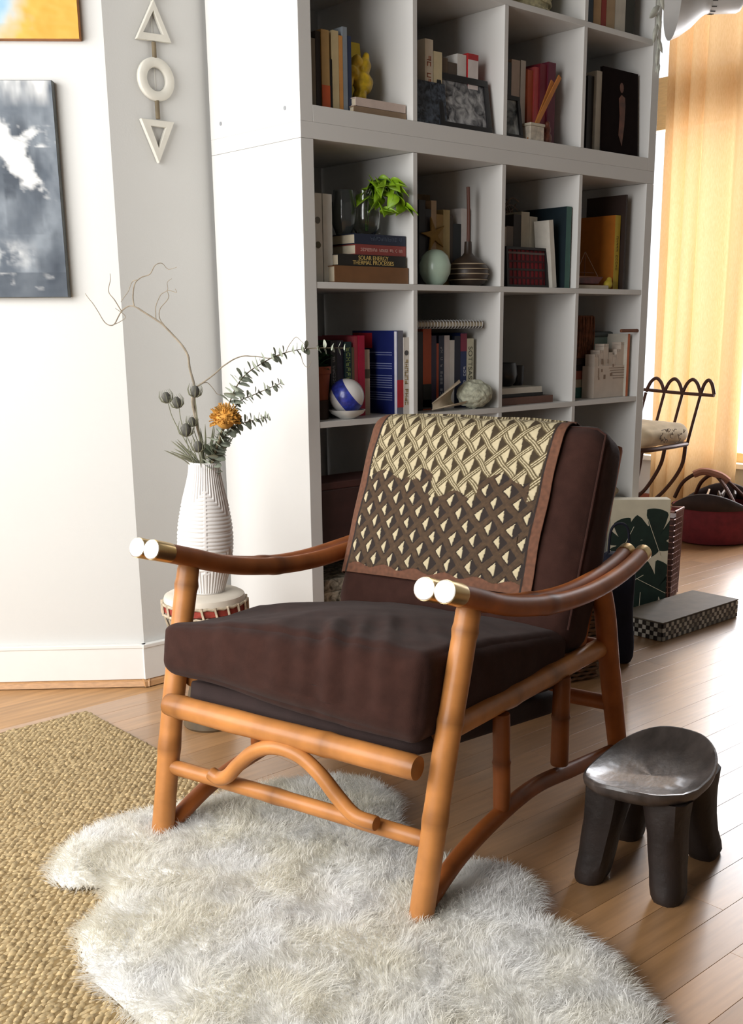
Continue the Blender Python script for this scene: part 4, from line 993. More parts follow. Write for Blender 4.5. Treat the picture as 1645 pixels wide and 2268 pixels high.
# ------------------------------------------------------------------ ridged white vase
def vase():
    NZ,NT=300,288; Hh=.320
    prof=spline([(.045,0),(.050,.02),(.061,.06),(.0665,.10),(.0675,.13),(.0655,.165),(.057,.215),(.0455,.262),(.0385,.295),(.0370,.320)],12)
    pz=np.array([p[1] for p in prof]); pr=np.array([p[0] for p in prof])
    z=np.linspace(0,Hh,NZ); r=np.interp(z,pz,pr)
    th=np.linspace(0,2*PI,NT,endpoint=False)
    per=2*PI/3; tc_=((th-4.15+per/2)%per)-per/2          # three ribbed panels round the body
    A=np.abs(tc_)[None,:]; Zm=np.minimum(.285-z,z-.03)[:,None]*1.0
    up=(.262-z)[:,None]; dn=(z-.045)[:,None]
    f=np.maximum(A*7.4, np.minimum(up,dn)*108.0)
    wave=np.clip(1.8*np.cos(2*PI*f)+.5,-1,1)
    rib=A<.055
    disp=np.where(rib,1.0,wave)*.0011
    disp=np.where((z[:,None]>.316)|(z[:,None]<.004),0,disp)
    R=r[:,None]+disp
    V=np.stack([R*np.cos(th)[None],R*np.sin(th)[None],np.broadcast_to(z[:,None],R.shape)],-1).reshape(-1,3)
    idx=np.arange(NZ*NT).reshape(NZ,NT); n2=np.roll(idx,-1,1)
    F=np.stack([idx[:-1],n2[:-1],n2[1:],idx[1:]],-1).reshape(-1,4).tolist()
    V=V.tolist(); b=len(V)
    for rr,zz in ((.0335,.3205),(.0330,.26),(.0005,.25)):
        for a in th: V.append((rr*math.cos(a),rr*math.sin(a),zz))
    rings=[list(idx[-1])]+[list(range(b+k*NT,b+(k+1)*NT)) for k in range(3)]
    for p,q in zip(rings,rings[1:]):
        for j in range(NT): F.append((p[j],p[(j+1)%NT],q[(j+1)%NT],q[j]))
    F.append(tuple(idx[0][::-1]))
    m=M('matt_white_clay',(232,228,224),.6,var=.03,scale=12)
    o=mesh_obj('ridged_vase',V,F,m,None,True); o.location=(DX+.008,DY+.005,.3475); o.rotation_euler=(math.radians(.8),math.radians(2.0),0)
    tag(o,'tall matt white vase with raised ridges standing on the drum','vase')
vase()
# ------------------------------------------------------------------ dried bouquet (u: right of the vase foot, w: height above the mouth, d: away from the viewer)
RT=Vector((.742,-.671,0)); VW=Vector((.671,.742,0)); M0=Vector((DX+.010,DY+.005,.662))
def S(px,py,d=0.): # bouquet survey units, 945 per metre
    return M0+RT*((px-441+.049*(1021-py))/945)+Vector((0,0,(1021-py)/953))+VW*d
TWIG=M('willow_bark',(150,138,120),.8,var=.25,scale=60)
def twig(parent,pts,r0,r1,name='twig',mat=TWIG,k=5):
    P=spline([tuple(S(*p)) for p in pts],k); L=len(P); wob=[]
    for i,p in enumerate(P): wob.append(Vector(p)+mnoise.noise_vector(Vector(p)*40)*.0016)
    G().tube(wob,[r0+(r1-r0)*i/(L-1) for i in range(L)],6).build(name,mat,parent,smooth=True)
MOUTH=(457,1090,0)
w=thing('curly_willow','tall curly willow branch arching left from the white vase','branch',tuple(S(457,1030)))
def rel(o): o.location=(0,0,0)
rel(w)
twig(w,[(455,1090,0),(446,1000,.01),(432,930,.01),(424,880,.0),(428,845,.0),(415,800,.01),(410,770,.01),(380,735,.02),(350,705,.02),(300,672,.02)],.0038,.0021,'main_stem')
twig(w,[(300,672,.02),(282,668,.02),(260,680,.03),(246,708,.02),(228,705,.02),(212,680,.02),(195,655,.02),(182,640,.03)],.0018,.0007)
twig(w,[(262,681,.03),(248,655,.02),(236,635,.02),(240,610,.02),(240,597,.02)],.0013,.0006)
twig(w,[(246,708,.02),(262,700,.02),(272,690,.02),(252,672,.01)],.0010,.0006)
twig(w,[(292,670,.02),(289,645,.02),(296,620,.01),(308,608,.01),(330,600,.01),(344,582,.0),(358,578,.0),(372,590,.0),(392,586,-.01)],.0017,.0006)
twig(w,[(300,612,.01),(288,616,.02),(276,640,.02),(262,660,.02)],.0011,.0006)
twig(w,[(358,710,.02),(348,695,.02),(350,675,.02),(368,650,.02),(366,635,.02),(387,640,.01),(385,632,.01)],.0013,.0006)
twig(w,[(340,698,.02),(340,670,.02),(350,645,.02),(366,634,.02),(366,618,.02),(376,610,.02)],.0011,.0005)
w=thing('curly_willow','thin willow twig sweeping right in front of the bookcase side','branch'); 
twig(w,[(458,1090,0),(446,1000,.0),(434,930,.0),(428,880,.01),(432,850,.0),(445,838,.0),(470,820,.0),(495,798,.0),(528,780,.0),(560,779,.0),(600,783,.0),(632,772,-.01)],.0028,.0010,'main_stem')
twig(w,[(632,772,-.01),(640,755,-.01),(655,737,-.01),(668,748,-.01),(678,760,-.02)],.0009,.0005)
twig(w,[(665,772,-.01),(672,795,-.01),(683,804,-.01),(690,790,-.02)],.0008,.0005)
twig(w,[(440,842,.0),(455,836,.01),(468,850,.01),(480,864,.01),(495,866,.01)],.0012,.0006)
EUC=M('eucalyptus_leaf',(158,164,146),.7,var=.25,scale=30); EUCS=M('eucalyptus_stem',(118,108,84),.7,var=.2)
v=[(0,0,0)];f=[]
for j in range(10):
    a=2*PI*j/10; v.append((math.sin(a)*.5, .5-.5*math.cos(a)+.02, .10*math.sin(a)**2))
for j in range(10): f.append((0,1+j,1+(j+1)%10))
elo=mesh_obj('leaf',[(x,y*1.05,z) for x,y,z in v],f,EUC,None,True); emd=elo.data; bpy.data.objects.remove(elo)
re_=random.Random(12)
def eucalyptus(label,pts,n,s0,s1,skip=0.15):
    t=thing('eucalyptus_stem',label,'dried stem',group='eucalyptus stems in the white vase')
    P=spline([tuple(S(*p)) for p in pts],6); L=len(P)
    G().tube(P,[.0020-.0013*i/(L-1) for i in range(L)],6).build('stem',EUCS,t,smooth=True)
    for k in range(n):
        q=skip+(1-skip)*k/(n-1); i=min(L-2,int(q*(L-1))); p=Vector(P[i]); d=(Vector(P[i+1])-p).normalized()
        s=(s0+(s1-s0)*q)
        for sd in (-1,1):
            o=bpy.data.objects.new('leaf',emd); COL.objects.link(o); o.parent=t
            side=(d.cross(VW)).normalized()*sd*(1 if k%2==0 else .35)+VW*(sd*(.35 if k%2==0 else 1))*-1
            yv=(side+d*re_.uniform(.1,.5)).normalized(); nv=(d+Vector((re_.uniform(-.4,.4),re_.uniform(-.4,.4),re_.uniform(-.4,.4)))).normalized()
            xv=yv.cross(nv).normalized(); nv=xv.cross(yv)
            m=Matrix((xv,yv,nv)).transposed().to_4x4(); m=Matrix.Translation(p)@m@Matrix.Scale(s*re_.uniform(.8,1.15),4)
            o.matrix_world=m
eucalyptus('long eucalyptus stem reaching to the bookcase with leaves thinning to its tip',[(460,1085,0),(475,1010,-.02),(500,930,-.03),(515,870,-.03),(540,825,-.03),(580,795,-.03),(630,772,-.03),(690,762,-.03),(770,762,-.03)],36,.034,.016,.10)
eucalyptus('middle eucalyptus stem with small leaves beside the long one',[(460,1085,0),(475,1000,.01),(500,930,.0),(530,880,-.01),(560,865,-.01),(600,848,-.01),(625,838,-.01)],20,.024,.014,.2)
eucalyptus('short dense eucalyptus stem pointing right below the orange bloom',[(458,1085,0),(468,1020,-.02),(490,970,-.03),(520,935,-.03),(560,920,-.03),(600,913,-.03)],26,.032,.016,.15)
# orange pincushion bloom
PF=M('orange_bloom',(206,150,66),.8,var=.35,scale=80)
t=thing('orange_bloom','round orange dried pincushion flower in the white vase','dried flower')
hc=S(504,915,-.045)
twig(t,[(458,1085,0),(470,1020,-.02),(490,960,-.04),(504,920,-.045)],.003,.0026,'stem',EUCS)
G().lathe([(max(.0004,.023*math.sin(PI*i/12)),-.023*math.cos(PI*i/12)) for i in range(13)],18,tuple(hc)).build('head',PF,t,smooth=True)
g=G()
for k in range(420):
    zz=re_.uniform(-.35,1); a=re_.uniform(0,2*PI); r_=math.sqrt(max(0,1-zz*zz)); d=Vector((r_*math.cos(a),r_*math.sin(a),zz)); d=(d+RT*.25).normalized()
    p=hc+d*.019; q=hc+d*re_.uniform(.029,.039)+Vector((re_.uniform(-.003,.003),re_.uniform(-.003,.003),re_.uniform(-.003,.003)))
    g.tube([p,(p+q)/2+d*.001,q],[.0011,.0010,.0014],4)
o=g.build('styles',PF,t,smooth=True); o['kind']='stuff'
# thistles
TH=M('thistle_head',(92,90,84),.85,var=.35,scale=90); THL=M('thistle_leaf',(122,122,100),.8,var=.25,scale=60)
def thistle(label,base,pts,hs):
    t=thing('thistle',label,'dried thistle',group='dried thistles in the white vase')
    twig(t,[base]+pts,.0013,.0008,'stem',THL)
    x=S(*pts[-1]); dr=(x-S(*pts[-2])).normalized()
    fr_=Vector((0,0,1)).rotation_difference(dr).to_matrix()
    prof=[(.0004,-.004),(.006,-.002),(.0092,.005),(.0088,.012),(.0055,.018),(.0004,.020)]
    o=G().lathe([(r_*hs,z_*hs) for r_,z_ in prof],14).build('head',TH,t,smooth=True); o.matrix_world=Matrix.Translation(x)@fr_.to_4x4()
    for k in range(9):
        a=2*PI*k/9; c_,s_=math.cos(a),math.sin(a)
        p=[Vector((c_*.004,s_*.004,-.003)),Vector((c_*.012,s_*.012,.002)),Vector((c_*.015,s_*.015,.012)),Vector((c_*.011,s_*.011,.024))]
        G().tube([x+fr_@(q*hs) for q in p],[.0010,.0012,.0008,.0002],5).build('bract',THL,t,smooth=True)
B0=(452,1085,0)
thistle('thistle head farthest left in the bouquet',B0,[(430,1010,.0),(395,950,.01),(375,910,.01),(368,885,.01),(366,878,.01)],1.15)
thistle('thistle head second from the left, slightly lower',B0,[(435,1010,.0),(408,950,.0),(397,915,.0),(394,895,.0),(392,889,.0)],1.2)
thistle('thistle head on the willow stem above the orange bloom',(456,1085,0),[(447,1000,-.01),(440,930,-.02),(434,885,-.02),(433,872,-.02),(433,864,-.02)],1.2)
thistle('large low thistle head left of the orange bloom',B0,[(440,1040,-.02),(425,1000,-.03),(416,965,-.03),(415,950,-.03)],1.35)
thistle('thistle head just above the vase mouth',(456,1085,0),[(450,1030,-.03),(446,1000,-.04),(444,985,-.04)],1.15)
thistle('dark thistle head beside the willow stem, halfway up',(456,1085,0),[(448,1030,.0),(440,980,-.01),(430,940,-.02),(428,930,-.02)],1.0)
t=thing('dry_grass','tuft of grey-green spiny leaves at the vase mouth','dried leaves')
for k in range(34):
    a=re_.uniform(-1.25,.75); L=re_.uniform(50,120); dd=re_.uniform(-.04,.03)
    p0=(456+re_.uniform(-8,8),1060,0); p1=(456+math.sin(a)*L*.45,1022-math.cos(a)*L*.30,dd*.6); p2=(456+math.sin(a)*L*.85,1020-math.cos(a)*L*.8,dd)
    P=spline([tuple(S(*p)) for p in (p0,p1,p2)],4); n=len(P)
    G().tube(P,[.0014]*(n-4)+[.0022,.0020,.0012,.0003],5).build('blade',THL,t,smooth=True)

# ------------------------------------------------------------------ wall art
# cream ornament: triangle, ring and inverted triangle on a string
CER=M('cream_ceramic',(224,220,208),.7,var=.05,scale=30); BAR=M('brown_bead',(122,108,84),.8,var=.2)
t=thing('wall_ornament','cream hanging ornament of triangle, ring and inverted triangle on the wall','wall ornament',(0,AY,0))
def tri_ring(name,o_,i_):
    n=3; v=[(x,y_,z) for y_ in (-.014,-.002) for (x,z) in o_+i_]
    f=[]
    for j in range(3):
        k=(j+1)%3
        f+=[(j,k,3+k,3+j),(6+j,9+j,9+k,6+k),(j,6+j,6+k,k),(3+j,3+k,9+k,9+j)]
    g=G().add(v,f); return g.build(name,CER,t,bevel=.0015)
tri_ring('triangle',[(-.205,1.684),(-.104,1.688),(-.150,1.782)],[(-.184,1.702),(-.127,1.704),(-.152,1.756)])
tri_ring('inverted_triangle',[(-.206,1.499),(-.160,1.396),(-.108,1.500)],[(-.178,1.484),(-.158,1.432),(-.134,1.484)])
v=[];f=[];n=36
for j in range(n):
    a=2*PI*j/n; c_,s_=math.cos(a),math.sin(a)
    for (r_,y_) in ((.052,-.002),(.052,-.012),(.049,-.015),(.031,-.015),(.028,-.012),(.028,-.002)): v.append((-.153+r_*c_,y_,1.597+r_*s_))
for j in range(n):
    for k in range(6): f.append((j*6+k,j*6+(k+1)%6,((j+1)%n)*6+(k+1)%6,((j+1)%n)*6+k))
mesh_obj('ring',v,f,CER,t,True)
for (z0,z1) in ((1.646,1.684),(1.503,1.547)): G().tube([(-.154,-.009,z0),(-.154,-.009,z1)],.0058,12).build('tube_bead',BAR,t,smooth=True)
G().tube([(-.153,-.003,1.50),(-.153,-.003,1.9)],.0006,5).build('string',CER,t)
G().lathe([(max(.0004,.013*math.sin(PI*i/10)),-.013*math.cos(PI*i/10)) for i in range(11)],16,(-.151,-.010,1.793)).build('round_bead',CER,t,smooth=True)
G().tube([(-.153,0,1.9),(-.153,-.012,1.9)],.002,8).build('nail',C((90,90,90),.4),t)
# paintings on the angled left wall
def canvas(name,label,s0,s1,z0,z1,dp,func,edge):
    NX,NZ=110,150
    t=thing(name,label,'painting',(AX,AY,0),wang)
    G().box(s0,s1,.001,dp,z0,z1).build('stretcher',edge,t,bevel=.0015)
    V=[];cols=[]
    for i in range(NZ):
        for j in range(NX):
            a,b=j/(NX-1),i/(NZ-1); V.append((s0+.0015+(s1-s0-.003)*a,dp+.0012+.0006*mnoise.noise(Vector((a*30,b*40,1))),z0+.0015+(z1-z0-.003)*b)); cols.append(tuple(func(s0+(s1-s0)*a,z0+(z1-z0)*b))+(1,))
    F=[(i*NX+j,(i+1)*NX+j,(i+1)*NX+j+1,i*NX+j+1) for i in range(NZ-1) for j in range(NX-1)]
    o=mesh_obj('paint_layer',V,F,None,t,True,mats=[pmat]); at_=o.data.color_attributes.new('paint','FLOAT_COLOR','POINT')
    at_.data.foreach_set('color',np.array(cols,np.float32).ravel())
pmat=bpy.data.materials.new('oil_paint'); pmat.use_nodes=True
_v=pmat.node_tree.nodes.new('ShaderNodeVertexColor'); _v.layer_name='paint'; pmat.node_tree.links.new(_v.outputs[0],pmat.node_tree.nodes['Principled BSDF'].inputs['Base Color'])
pmat.node_tree.nodes['Principled BSDF'].inputs['Roughness'].default_value=.55
def nz(x,y,z,f,o=4): return mnoise.fractal(Vector((x*f,y*f,z)),.9,2.0,o)
def mixc(a,b,t): t=max(0,min(1,t)); return tuple(p*(1-t)+q*t for p,q in zip(a,b))
LIN={k:lin(c) for k,c in dict(w=(216,216,214),sl=(66,76,88),dk=(34,46,60),gr=(120,128,136),ye=(222,170,64),oc=(208,154,40),bl=(140,178,204),wb=(190,202,200),ol=(176,160,70)).items()}
def grey_paint(s,z):
    a=(.128-s)/.183; b=(1.574-z)/.514          # a: leftwards from the right edge (negative), b: downwards
    a=-a; n=nz(s,z*.45,3,16); n2=nz(s,z,8,34)
    c=mixc(LIN['sl'],LIN['gr'],.5+.75*n+.25*n2)
    c=mixc(c,LIN['dk'],max(0,nz(s,z*.5,15,11))*1.3+(.45 if .42<b<.7 and .25<a<.75 else 0)*(.6+.8*n2))
    e=(b-.10)-(1-a)*.42+.05*n2                 # white slash falling to the right
    wd=.11*min(1,max(0,(a-.12)*3))+.03*n
    if abs(e-.06)<wd: c=mixc(c,LIN['w'],min(1,(wd-abs(e-.06))*26))
    if b<.12: c=mixc(c,LIN['w'],(.12-b)*9*max(0,.55+1.3*nz(s,z*.3,21,22)))
    if .20<b<.30 and a<.5: c=mixc(c,LIN['w'],max(0,nz(s+z*.6,z,31,26))*1.8)
    c=mixc(c,LIN['w'],max(0,1-abs(b-.80)*12)*max(0,min(1,(a-.35)*3))*max(0,.5+.9*n2+.6*n))
    if b>.885: c=mixc(mixc(c,LIN['dk'],.62),LIN['w'],max(0,nz(s,z,41,20)-.35)*1.5)
    return c
def sun_paint(s,z):
    e=(s-.13)*5.0+(z-1.72)*6.0+.5*nz(s,z,5,9)
    c=mixc(LIN['ye'],LIN['oc'],.5+.6*nz(s,z,2,18))
    c=mixc(c,LIN['wb'],e*1.6); c=mixc(c,LIN['bl'],(e-.35)*2.2)
    if z<1.70 and s>.17: c=mixc(c,LIN['ol'],.5*(s-.17)*8*(.8+.5*nz(s,z,9,20)))
    return c
canvas('abstract_painting','grey and white abstract canvas, the lower of two on the left wall',.128,.74,1.060,1.574,.026,grey_paint,M('grey_canvas_edge',(96,98,96),.8,var=.2))
canvas('abstract_painting','yellow and pale blue canvas cut by the upper left picture corner',.053,.66,1.666,2.15,.022,sun_paint,M('ochre_canvas_edge',(156,98,44),.7,var=.2))

# ------------------------------------------------------------------ beyond the bookcase: curtain, lamp, iron chair, baskets
LINEN=bpy.data.materials.new('ochre_linen'); LINEN.use_nodes=True; nt=LINEN.node_tree; N=nt.nodes; L=nt.links; N.remove(N['Principled BSDF'])
df=N.new('ShaderNodeBsdfDiffuse'); tr=N.new('ShaderNodeBsdfTranslucent'); tp=N.new('ShaderNodeBsdfTransparent'); mx=N.new('ShaderNodeMixShader'); mx.inputs[0].default_value=.2; m2=N.new('ShaderNodeMixShader'); m2.inputs[0].default_value=.015
wv=N.new('ShaderNodeTexNoise'); wv.inputs['Scale'].default_value=420; tc=N.new('ShaderNodeTexCoord'); mp=N.new('ShaderNodeMapping'); mp.inputs['Scale'].default_value=(1,1,.12); L.new(tc.outputs['Object'],mp.inputs[0]); L.new(mp.outputs[0],wv.inputs['Vector'])
rp=N.new('ShaderNodeValToRGB'); L.new(wv.outputs[0],rp.inputs[0]); rp.color_ramp.elements[0].color=lin((222,184,132))+(1,); rp.color_ramp.elements[1].color=lin((232,198,150))+(1,)
rp.color_ramp.elements[0].position=.3; rp.color_ramp.elements[1].position=.7
for n_ in (df,tr): L.new(rp.outputs[0],n_.inputs[0])
L.new(df.outputs[0],mx.inputs[1]); L.new(tr.outputs[0],mx.inputs[2]); L.new(mx.outputs[0],m2.inputs[1]); L.new(tp.outputs[0],m2.inputs[2]); L.new(m2.outputs[0],N['Material Output'].inputs[0])
cu=thing('curtain','sheer ochre linen curtain hanging before the bright far window','curtain',(0,0,0))
NY,NZ=120,26; v=[];f=[]
for i in range(NZ+1):
    z=.015+2.575*i/NZ; nar=1-.10*(z/2.6)
    for j in range(NY+1):
        q=j/NY; y=.525+.49*q; w_=math.sin(q*27+1.6*math.sin(q*7+1)+.25*math.sin(z*2))
        x=2.985+.036*w_*(.75+.25*math.sin(z*1.3+q*5))-.012*math.sin(q*11+z)
        v.append((min(x,3.03),y+.018*math.cos(q*27+1.6*math.sin(q*7+1))*(1-z/5),z))
for i in range(NZ):
    for j in range(NY): a=i*(NY+1)+j; f.append((a,a+1,a+NY+2,a+NY+1))
mesh_obj('cloth',v,f,LINEN,cu,True)
G().tube([(2.995,-.1,2.61),(2.995,1.45,2.61)],.010,10).build('curtain_rod',C((90,70,52),.4),cu,smooth=True)
for j in range(10): G().tube([(2.995+.015*math.cos(a*PI/6),.58+j*.053,2.603+.015*math.sin(a*PI/6)) for a in range(13)],.0018,5,cap=False).build('curtain_ring',C((90,70,52),.4),cu)
# white spot lamp on a ceiling rod
WP=M('white_enamel',(214,212,208),.4,var=.03)
lt=thing('spot_lamp','white cone spot lamp hanging before the curtain at the top right','lamp',(2.012,.183,2.113),math.atan2(.082,-.09))
G().lathe([(.052,0),(.054,.012),(.066,.03),(.098,.062),(.124,.10),(.137,.132),(.134,.132),(.10,.066),(.05,.03),(.001,.03)],40).build('shade',WP,lt,smooth=True,rot=(0,PI/2,0))
hs=G().lathe([(.030,-.118),(.044,-.112),(.051,-.10),(.053,-.01),(.050,.004)],32).build('socket_housing',WP,lt,smooth=True,rot=(0,PI/2,0))
for k in range(16):
    a=2*PI*k/16
    for xx in (-.045,-.072):
        G().box(xx,xx+.018,-.002,.002,-.0009,.0009).build('vent_slot',C((110,110,108),.6),hs,loc=(.0535*math.cos(a),.0535*math.sin(a),xx),rot=(0,PI/2,a))
G().tube([(-.06,0,.05),(-.06,0,.637)],.008,10).build('ceiling_rod',WP,lt,smooth=True)
# wrought iron chair
ic=thing('iron_chair','wrought iron chair with a scalloped top rail beside the bookcase end','chair',(2.35,.44,0))
def ib(name,pts,r=.0075,k=6): return G().tube(spline(pts,k),r,8).build(name,IRON,ic,smooth=True)
xs=(.167,.073,-.018,-.107,-.171)     # y of the uprights
topz=.688
ib('top_rail',[(.005,.19,topz+.012),(.004,.0,topz+.004),(.003,-.172,topz)],.007)
for a,b in zip(xs[:-1],xs[1:]):
    m_=(a+b)/2; ib('scallop',[(.004,a,topz+.004),(.006,a+(b-a)*.22,topz+.045),(.007,m_,topz+.062),(.006,a+(b-a)*.78,topz+.045),(.004,b,topz+.004)],.0075)
for i,yy in enumerate(xs[:-1]):
    ib('back_upright',[(.003,yy,topz),(-.01,yy+.014,.60),(-.03,yy+.030,.48)],.0065)
ib('seat_frame',[(-.03,-.075,.482),(-.03,.20,.475),(-.20,.23,.472),(-.38,.20,.475),(-.40,.0,.478),(-.36,-.09,.482),(-.20,-.10,.484),(-.03,-.075,.482)],.010)
ib('leg',[(-.03,-.07,.482),(-.015,-.045,.38),(-.02,.03,.27),(-.04,.13,.17),(-.05,.20,.06),(-.05,.21,.006)],.0085)
ib('leg',[(-.03,.03,.478),(-.015,.06,.38),(-.03,.12,.27),(-.04,.20,.19),(-.05,.26,.06),(-.05,.27,.006)],.0085)
ib('leg',[(-.33,-.06,.48),(-.33,-.04,.36),(-.32,.02,.22),(-.33,.06,.08),(-.34,.05,.006)],.0085)
ib('leg',[(-.34,.19,.475),(-.34,.18,.36),(-.33,.14,.22),(-.34,.17,.08),(-.35,.18,.006)],.0085)
ib('leg_loop',[(.06,.03,.12),(.085,.02,.06),(.09,.03,.008),(.02,.11,.008),(.03,.09,.06)],.007)
FLW=M('printed_linen',(206,186,154),.85,var=.12,scale=20)
v,fq=roundbox(.17,.155,.042,.04,16,bulge=(.01,.01,.012),wr=.006,freq=9)
ccu=thing('chair_cushion','cream printed seat cushion on the wrought iron chair','cushion',(2.145,.497,.531))
mesh_obj('cover',v,fq,FLW,ccu,True)
rp_=random.Random(17); PR=C((112,96,84),.85)
for k in range(18):
    a=rp_.uniform(0,6.28); yy=rp_.uniform(-.14,.14); zz=rp_.uniform(-.025,.03)
    pts=[(-.186+.03*abs(zz/.04),yy,zz)]
    for q in range(3): pts.append((pts[-1][0],pts[-1][1]+rp_.uniform(-.02,.02),max(-.03,min(.032,pts[-1][2]+rp_.uniform(-.014,.014)))))
    G().tube(pts,.0016,4).build('printed_sprig',PR,ccu)
    pts=[(rp_.uniform(-.12,.12),-.168,zz)]
    for q in range(3): pts.append((pts[-1][0]+rp_.uniform(-.02,.02),-.168,max(-.03,min(.03,pts[-1][2]+rp_.uniform(-.014,.014)))))
    G().tube(pts,.0016,4).build('printed_sprig',PR,ccu)
# red basket
rb=thing('red_basket','deep red basket with a dark rim holding magazines near the curtain','basket',(2.735,.455,0))
RBM=M('red_felt',(112,30,38),.8,var=.2,scale=30,bump=.3,bscale=80); RBD=M('dark_rim',(46,30,26),.7,var=.3)
G().lathe([(.165,0),(.190,.008),(.212,.06),(.216,.12),(.208,.165),(.200,.165),(.205,.12),(.20,.06),(.16,.015),(.001,.012)],40,sy=.92).build('body',RBM,rb,smooth=True)
v=[];f=[];n=40
for j in range(n):
    a=2*PI*j/n; rise=.045*math.cos(2*(a-.35))
    for (r_,z_) in ((.209,.160),(.214,.163),(.214,.192+rise),(.208,.196+rise),(.202,.192+rise),(.204,.160)): v.append((r_*math.cos(a),r_*.92*math.sin(a),max(z_,.163)))
for j in range(n):
    for k in range(6): f.append((j*6+k,j*6+(k+1)%6,((j+1)%n)*6+(k+1)%6,((j+1)%n)*6+k))
mesh_obj('rim',v,f,RBD,rb,True)
ib2=lambda nm,pts,r,m: G().tube(spline(pts,6),r,8).build(nm,m,rb,smooth=True)
ib2('handle',[(-.10,.16,.19),(-.09,.12,.27),(-.05,.05,.315),(.0,-.03,.29),(.05,-.12,.2)],.009,IRON)
ib2('handle',[(.06,.15,.19),(.03,.10,.26),(.0,.02,.30),(-.04,-.07,.25),(-.09,-.16,.17)],.009,IRON)
ib2('handle_wrap',[(-.07,.085,.302),(-.045,.045,.318),(-.01,-.015,.302),(.01,-.05,.275)],.017,C((164,112,88),.8))
rm=random.Random(2)
for k,(dx,dy,h,c,l,rz) in enumerate(((-.10,.04,.12,(190,160,130),'beige magazine leaning out of the red basket',.5),(-.06,.0,.11,(70,56,48),'dark brown magazine in the red basket',.6),(.0,.02,.115,(96,80,70),'grey-brown magazine in the middle of the red basket',.45),(.07,.0,.11,(60,52,50),'charcoal magazine at the far side of the red basket',.55))):
    o=G().box(-.10,.10,-.004,.004,0,h+.10).build('magazine',C(c,.5),None,bevel=.001,loc=(2.735+dx,.455+dy,.016),rot=(.22,0,rz)); tag(o,l,'magazine','magazines in the red basket')
# monstera-print file box behind the armchair
mb=thing('printed_file_box','black and cream box printed with large monstera leaves behind the armchair','box',(1.409,-.172,0),math.atan2(.671,-.742))
CRM=M('cream_print',(222,212,186),.6,var=.05); MON=M('monstera_print',(24,44,36),.6,var=.25,scale=30)
# local x runs to the left of the picture, local -y away from the viewer
G().box(0,.20,-.055,0,0,.405).build('body',CRM,mb,bevel=.0015)
def monstera(cx,cz,R,ang):
    poly=[]; n=96
    for k in range(n):
        a=-PI+2*PI*k/n; r_=R*(.80+.25*math.cos(a))*(1-.04*abs(a))
        if abs(a)<2.5: r_*=1-.55*max(0,math.cos(a*6.2+.6))**6           # deep slits between the lobes
        else: r_*=1-.5*(abs(a)-2.5)
        x,z=cx+r_*math.cos(a+ang),cz+r_*math.sin(a+ang); poly.append((min(.1995,max(.0005,x)),min(.404,max(.0005,z))))
    return poly
def fan(poly,c,y0,y1,name,m):
    n=len(poly); v=[(p,y1,q) for p,q in poly]+[(p,y0,q) for p,q in poly]+[(c[0],y1,c[1])]
    f=[(k,(k+1)%n,2*n) for k in range(n)]+[(k,n+k,n+(k+1)%n,(k+1)%n) for k in range(n)]
    G().add(v,f).build(name,m,mb)
for q_,(cx,cz,R,an) in enumerate(((.045,.262,.110,1.2),(.150,.250,.092,2.0),(.03,.10,.11,.4),(.145,.105,.10,2.6),(.09,.03,.07,1.6))):
    fan(monstera(cx,cz,R,an),(cx,cz),.0002,.0009+.0001*q_,'leaf_print',MON)
    G().tube([(min(.198,max(.002,cx-.5*R*math.cos(an))),.0014,min(.40,max(.002,cz-.5*R*math.sin(an)))),(min(.198,max(.002,cx+.75*R*math.cos(an))),.0014,min(.40,max(.002,cz+.75*R*math.sin(an))))],.0011,5).build('leaf_vein',CRM,mb)
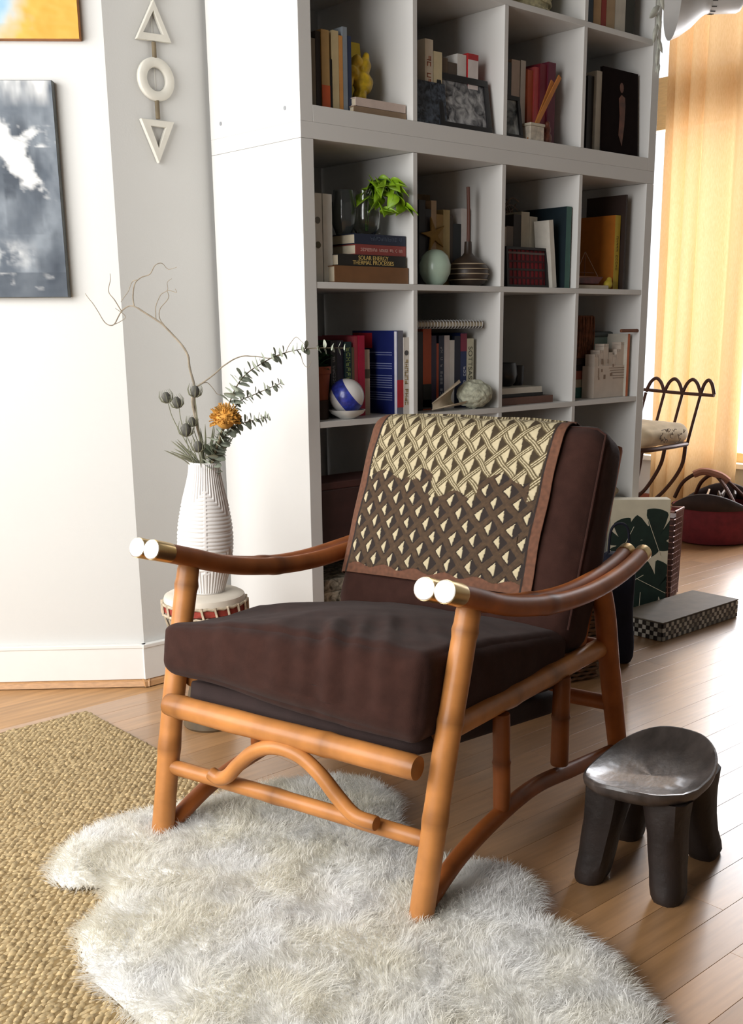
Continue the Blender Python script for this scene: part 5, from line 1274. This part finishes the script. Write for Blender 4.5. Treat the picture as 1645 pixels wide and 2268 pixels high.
# navy cloth bag just behind the rear leg
v,fq=roundbox(.05,.035,.165,.02,12,wr=.008,freq=8)
nb=thing('navy_bag','dark navy cloth bag standing behind the armchair rear leg','bag',(.845,-.375,.0),-.75)
o=mesh_obj('body',v,fq,M('navy_cloth',(22,26,46),.85,var=.2,bump=.2,bscale=200),nb,True); o.location=(0,0,.168)
G().tube(spline([(-.03,0,.32),(-.025,0,.40),(.0,0,.42),(.025,0,.40),(.03,0,.32)],5),.004,6).build('strap',C((26,28,46),.8),nb,smooth=True)
# wicker basket behind the armchair
wk=thing('wicker_basket','brown wicker basket standing behind the armchair seat','basket',(.60,-.33,0),-.3)
WK=M('wicker',(112,80,52),.7,var=.4,scale=60)
G().box(-.10,.10,-.075,.075,.003,.30).build('lining',C((52,38,30),.8),wk,bevel=.004)
for k in range(26):
    z=.008+k*.0115; o_=.0035 if k%2 else -.0008
    pts=[]; 
    for (a,b) in ((-.105,-.08),(.105,-.08),(.105,.08),(-.105,.08),(-.105,-.08)): pts.append((a,b,z))
    P=[]
    for p,q in zip(pts[:-1],pts[1:]):
        for i in range(12):
            t_=i/12; wob=.0035*math.sin(i*PI/1.0+ (k%2)*PI+PI/2); x_=p[0]+(q[0]-p[0])*t_; y_=p[1]+(q[1]-p[1])*t_
            if p[0]==q[0]: x_+=wob
            else: y_+=wob
            P.append((x_,y_,z))
    P.append(P[0]); G().tube(P,.005,5,cap=False).build('weave_strand',WK,wk,smooth=True)
# small metal-mesh bin beyond the file box
sb=thing('mesh_bin','rosy metal mesh bin between the file box and the iron chair','bin',(1.655,.015,0),.3)
SM=M('rose_metal',(150,112,104),.4,.6,var=.2)
G().box(-.05,.05,-.05,.05,.002,.30).build('lining',C((74,44,44),.6),sb,bevel=.003)
for k in range(14):
    z=.02+k*.021; G().tube([(a,b,z) for a,b in ((-.052,-.052),(.052,-.052),(.052,.052),(-.052,.052),(-.052,-.052))],.0022,5,cap=False).build('wire',SM,sb)
for k in range(8):
    x=-.045+k*.0128; G().tube([(x,-.053,.004),(x+.02,-.053,.32)],.0018,5).build('wire',SM,sb); G().tube([(-.053,x,.004),(-.053,x+.02,.32)],.0018,5).build('wire',SM,sb)
G().tube([(a,b,.322) for a,b in ((-.055,-.055),(.055,-.055),(.055,.055),(-.055,.055),(-.055,-.055))],.005,8,cap=False).build('rim',SM,sb,smooth=True)
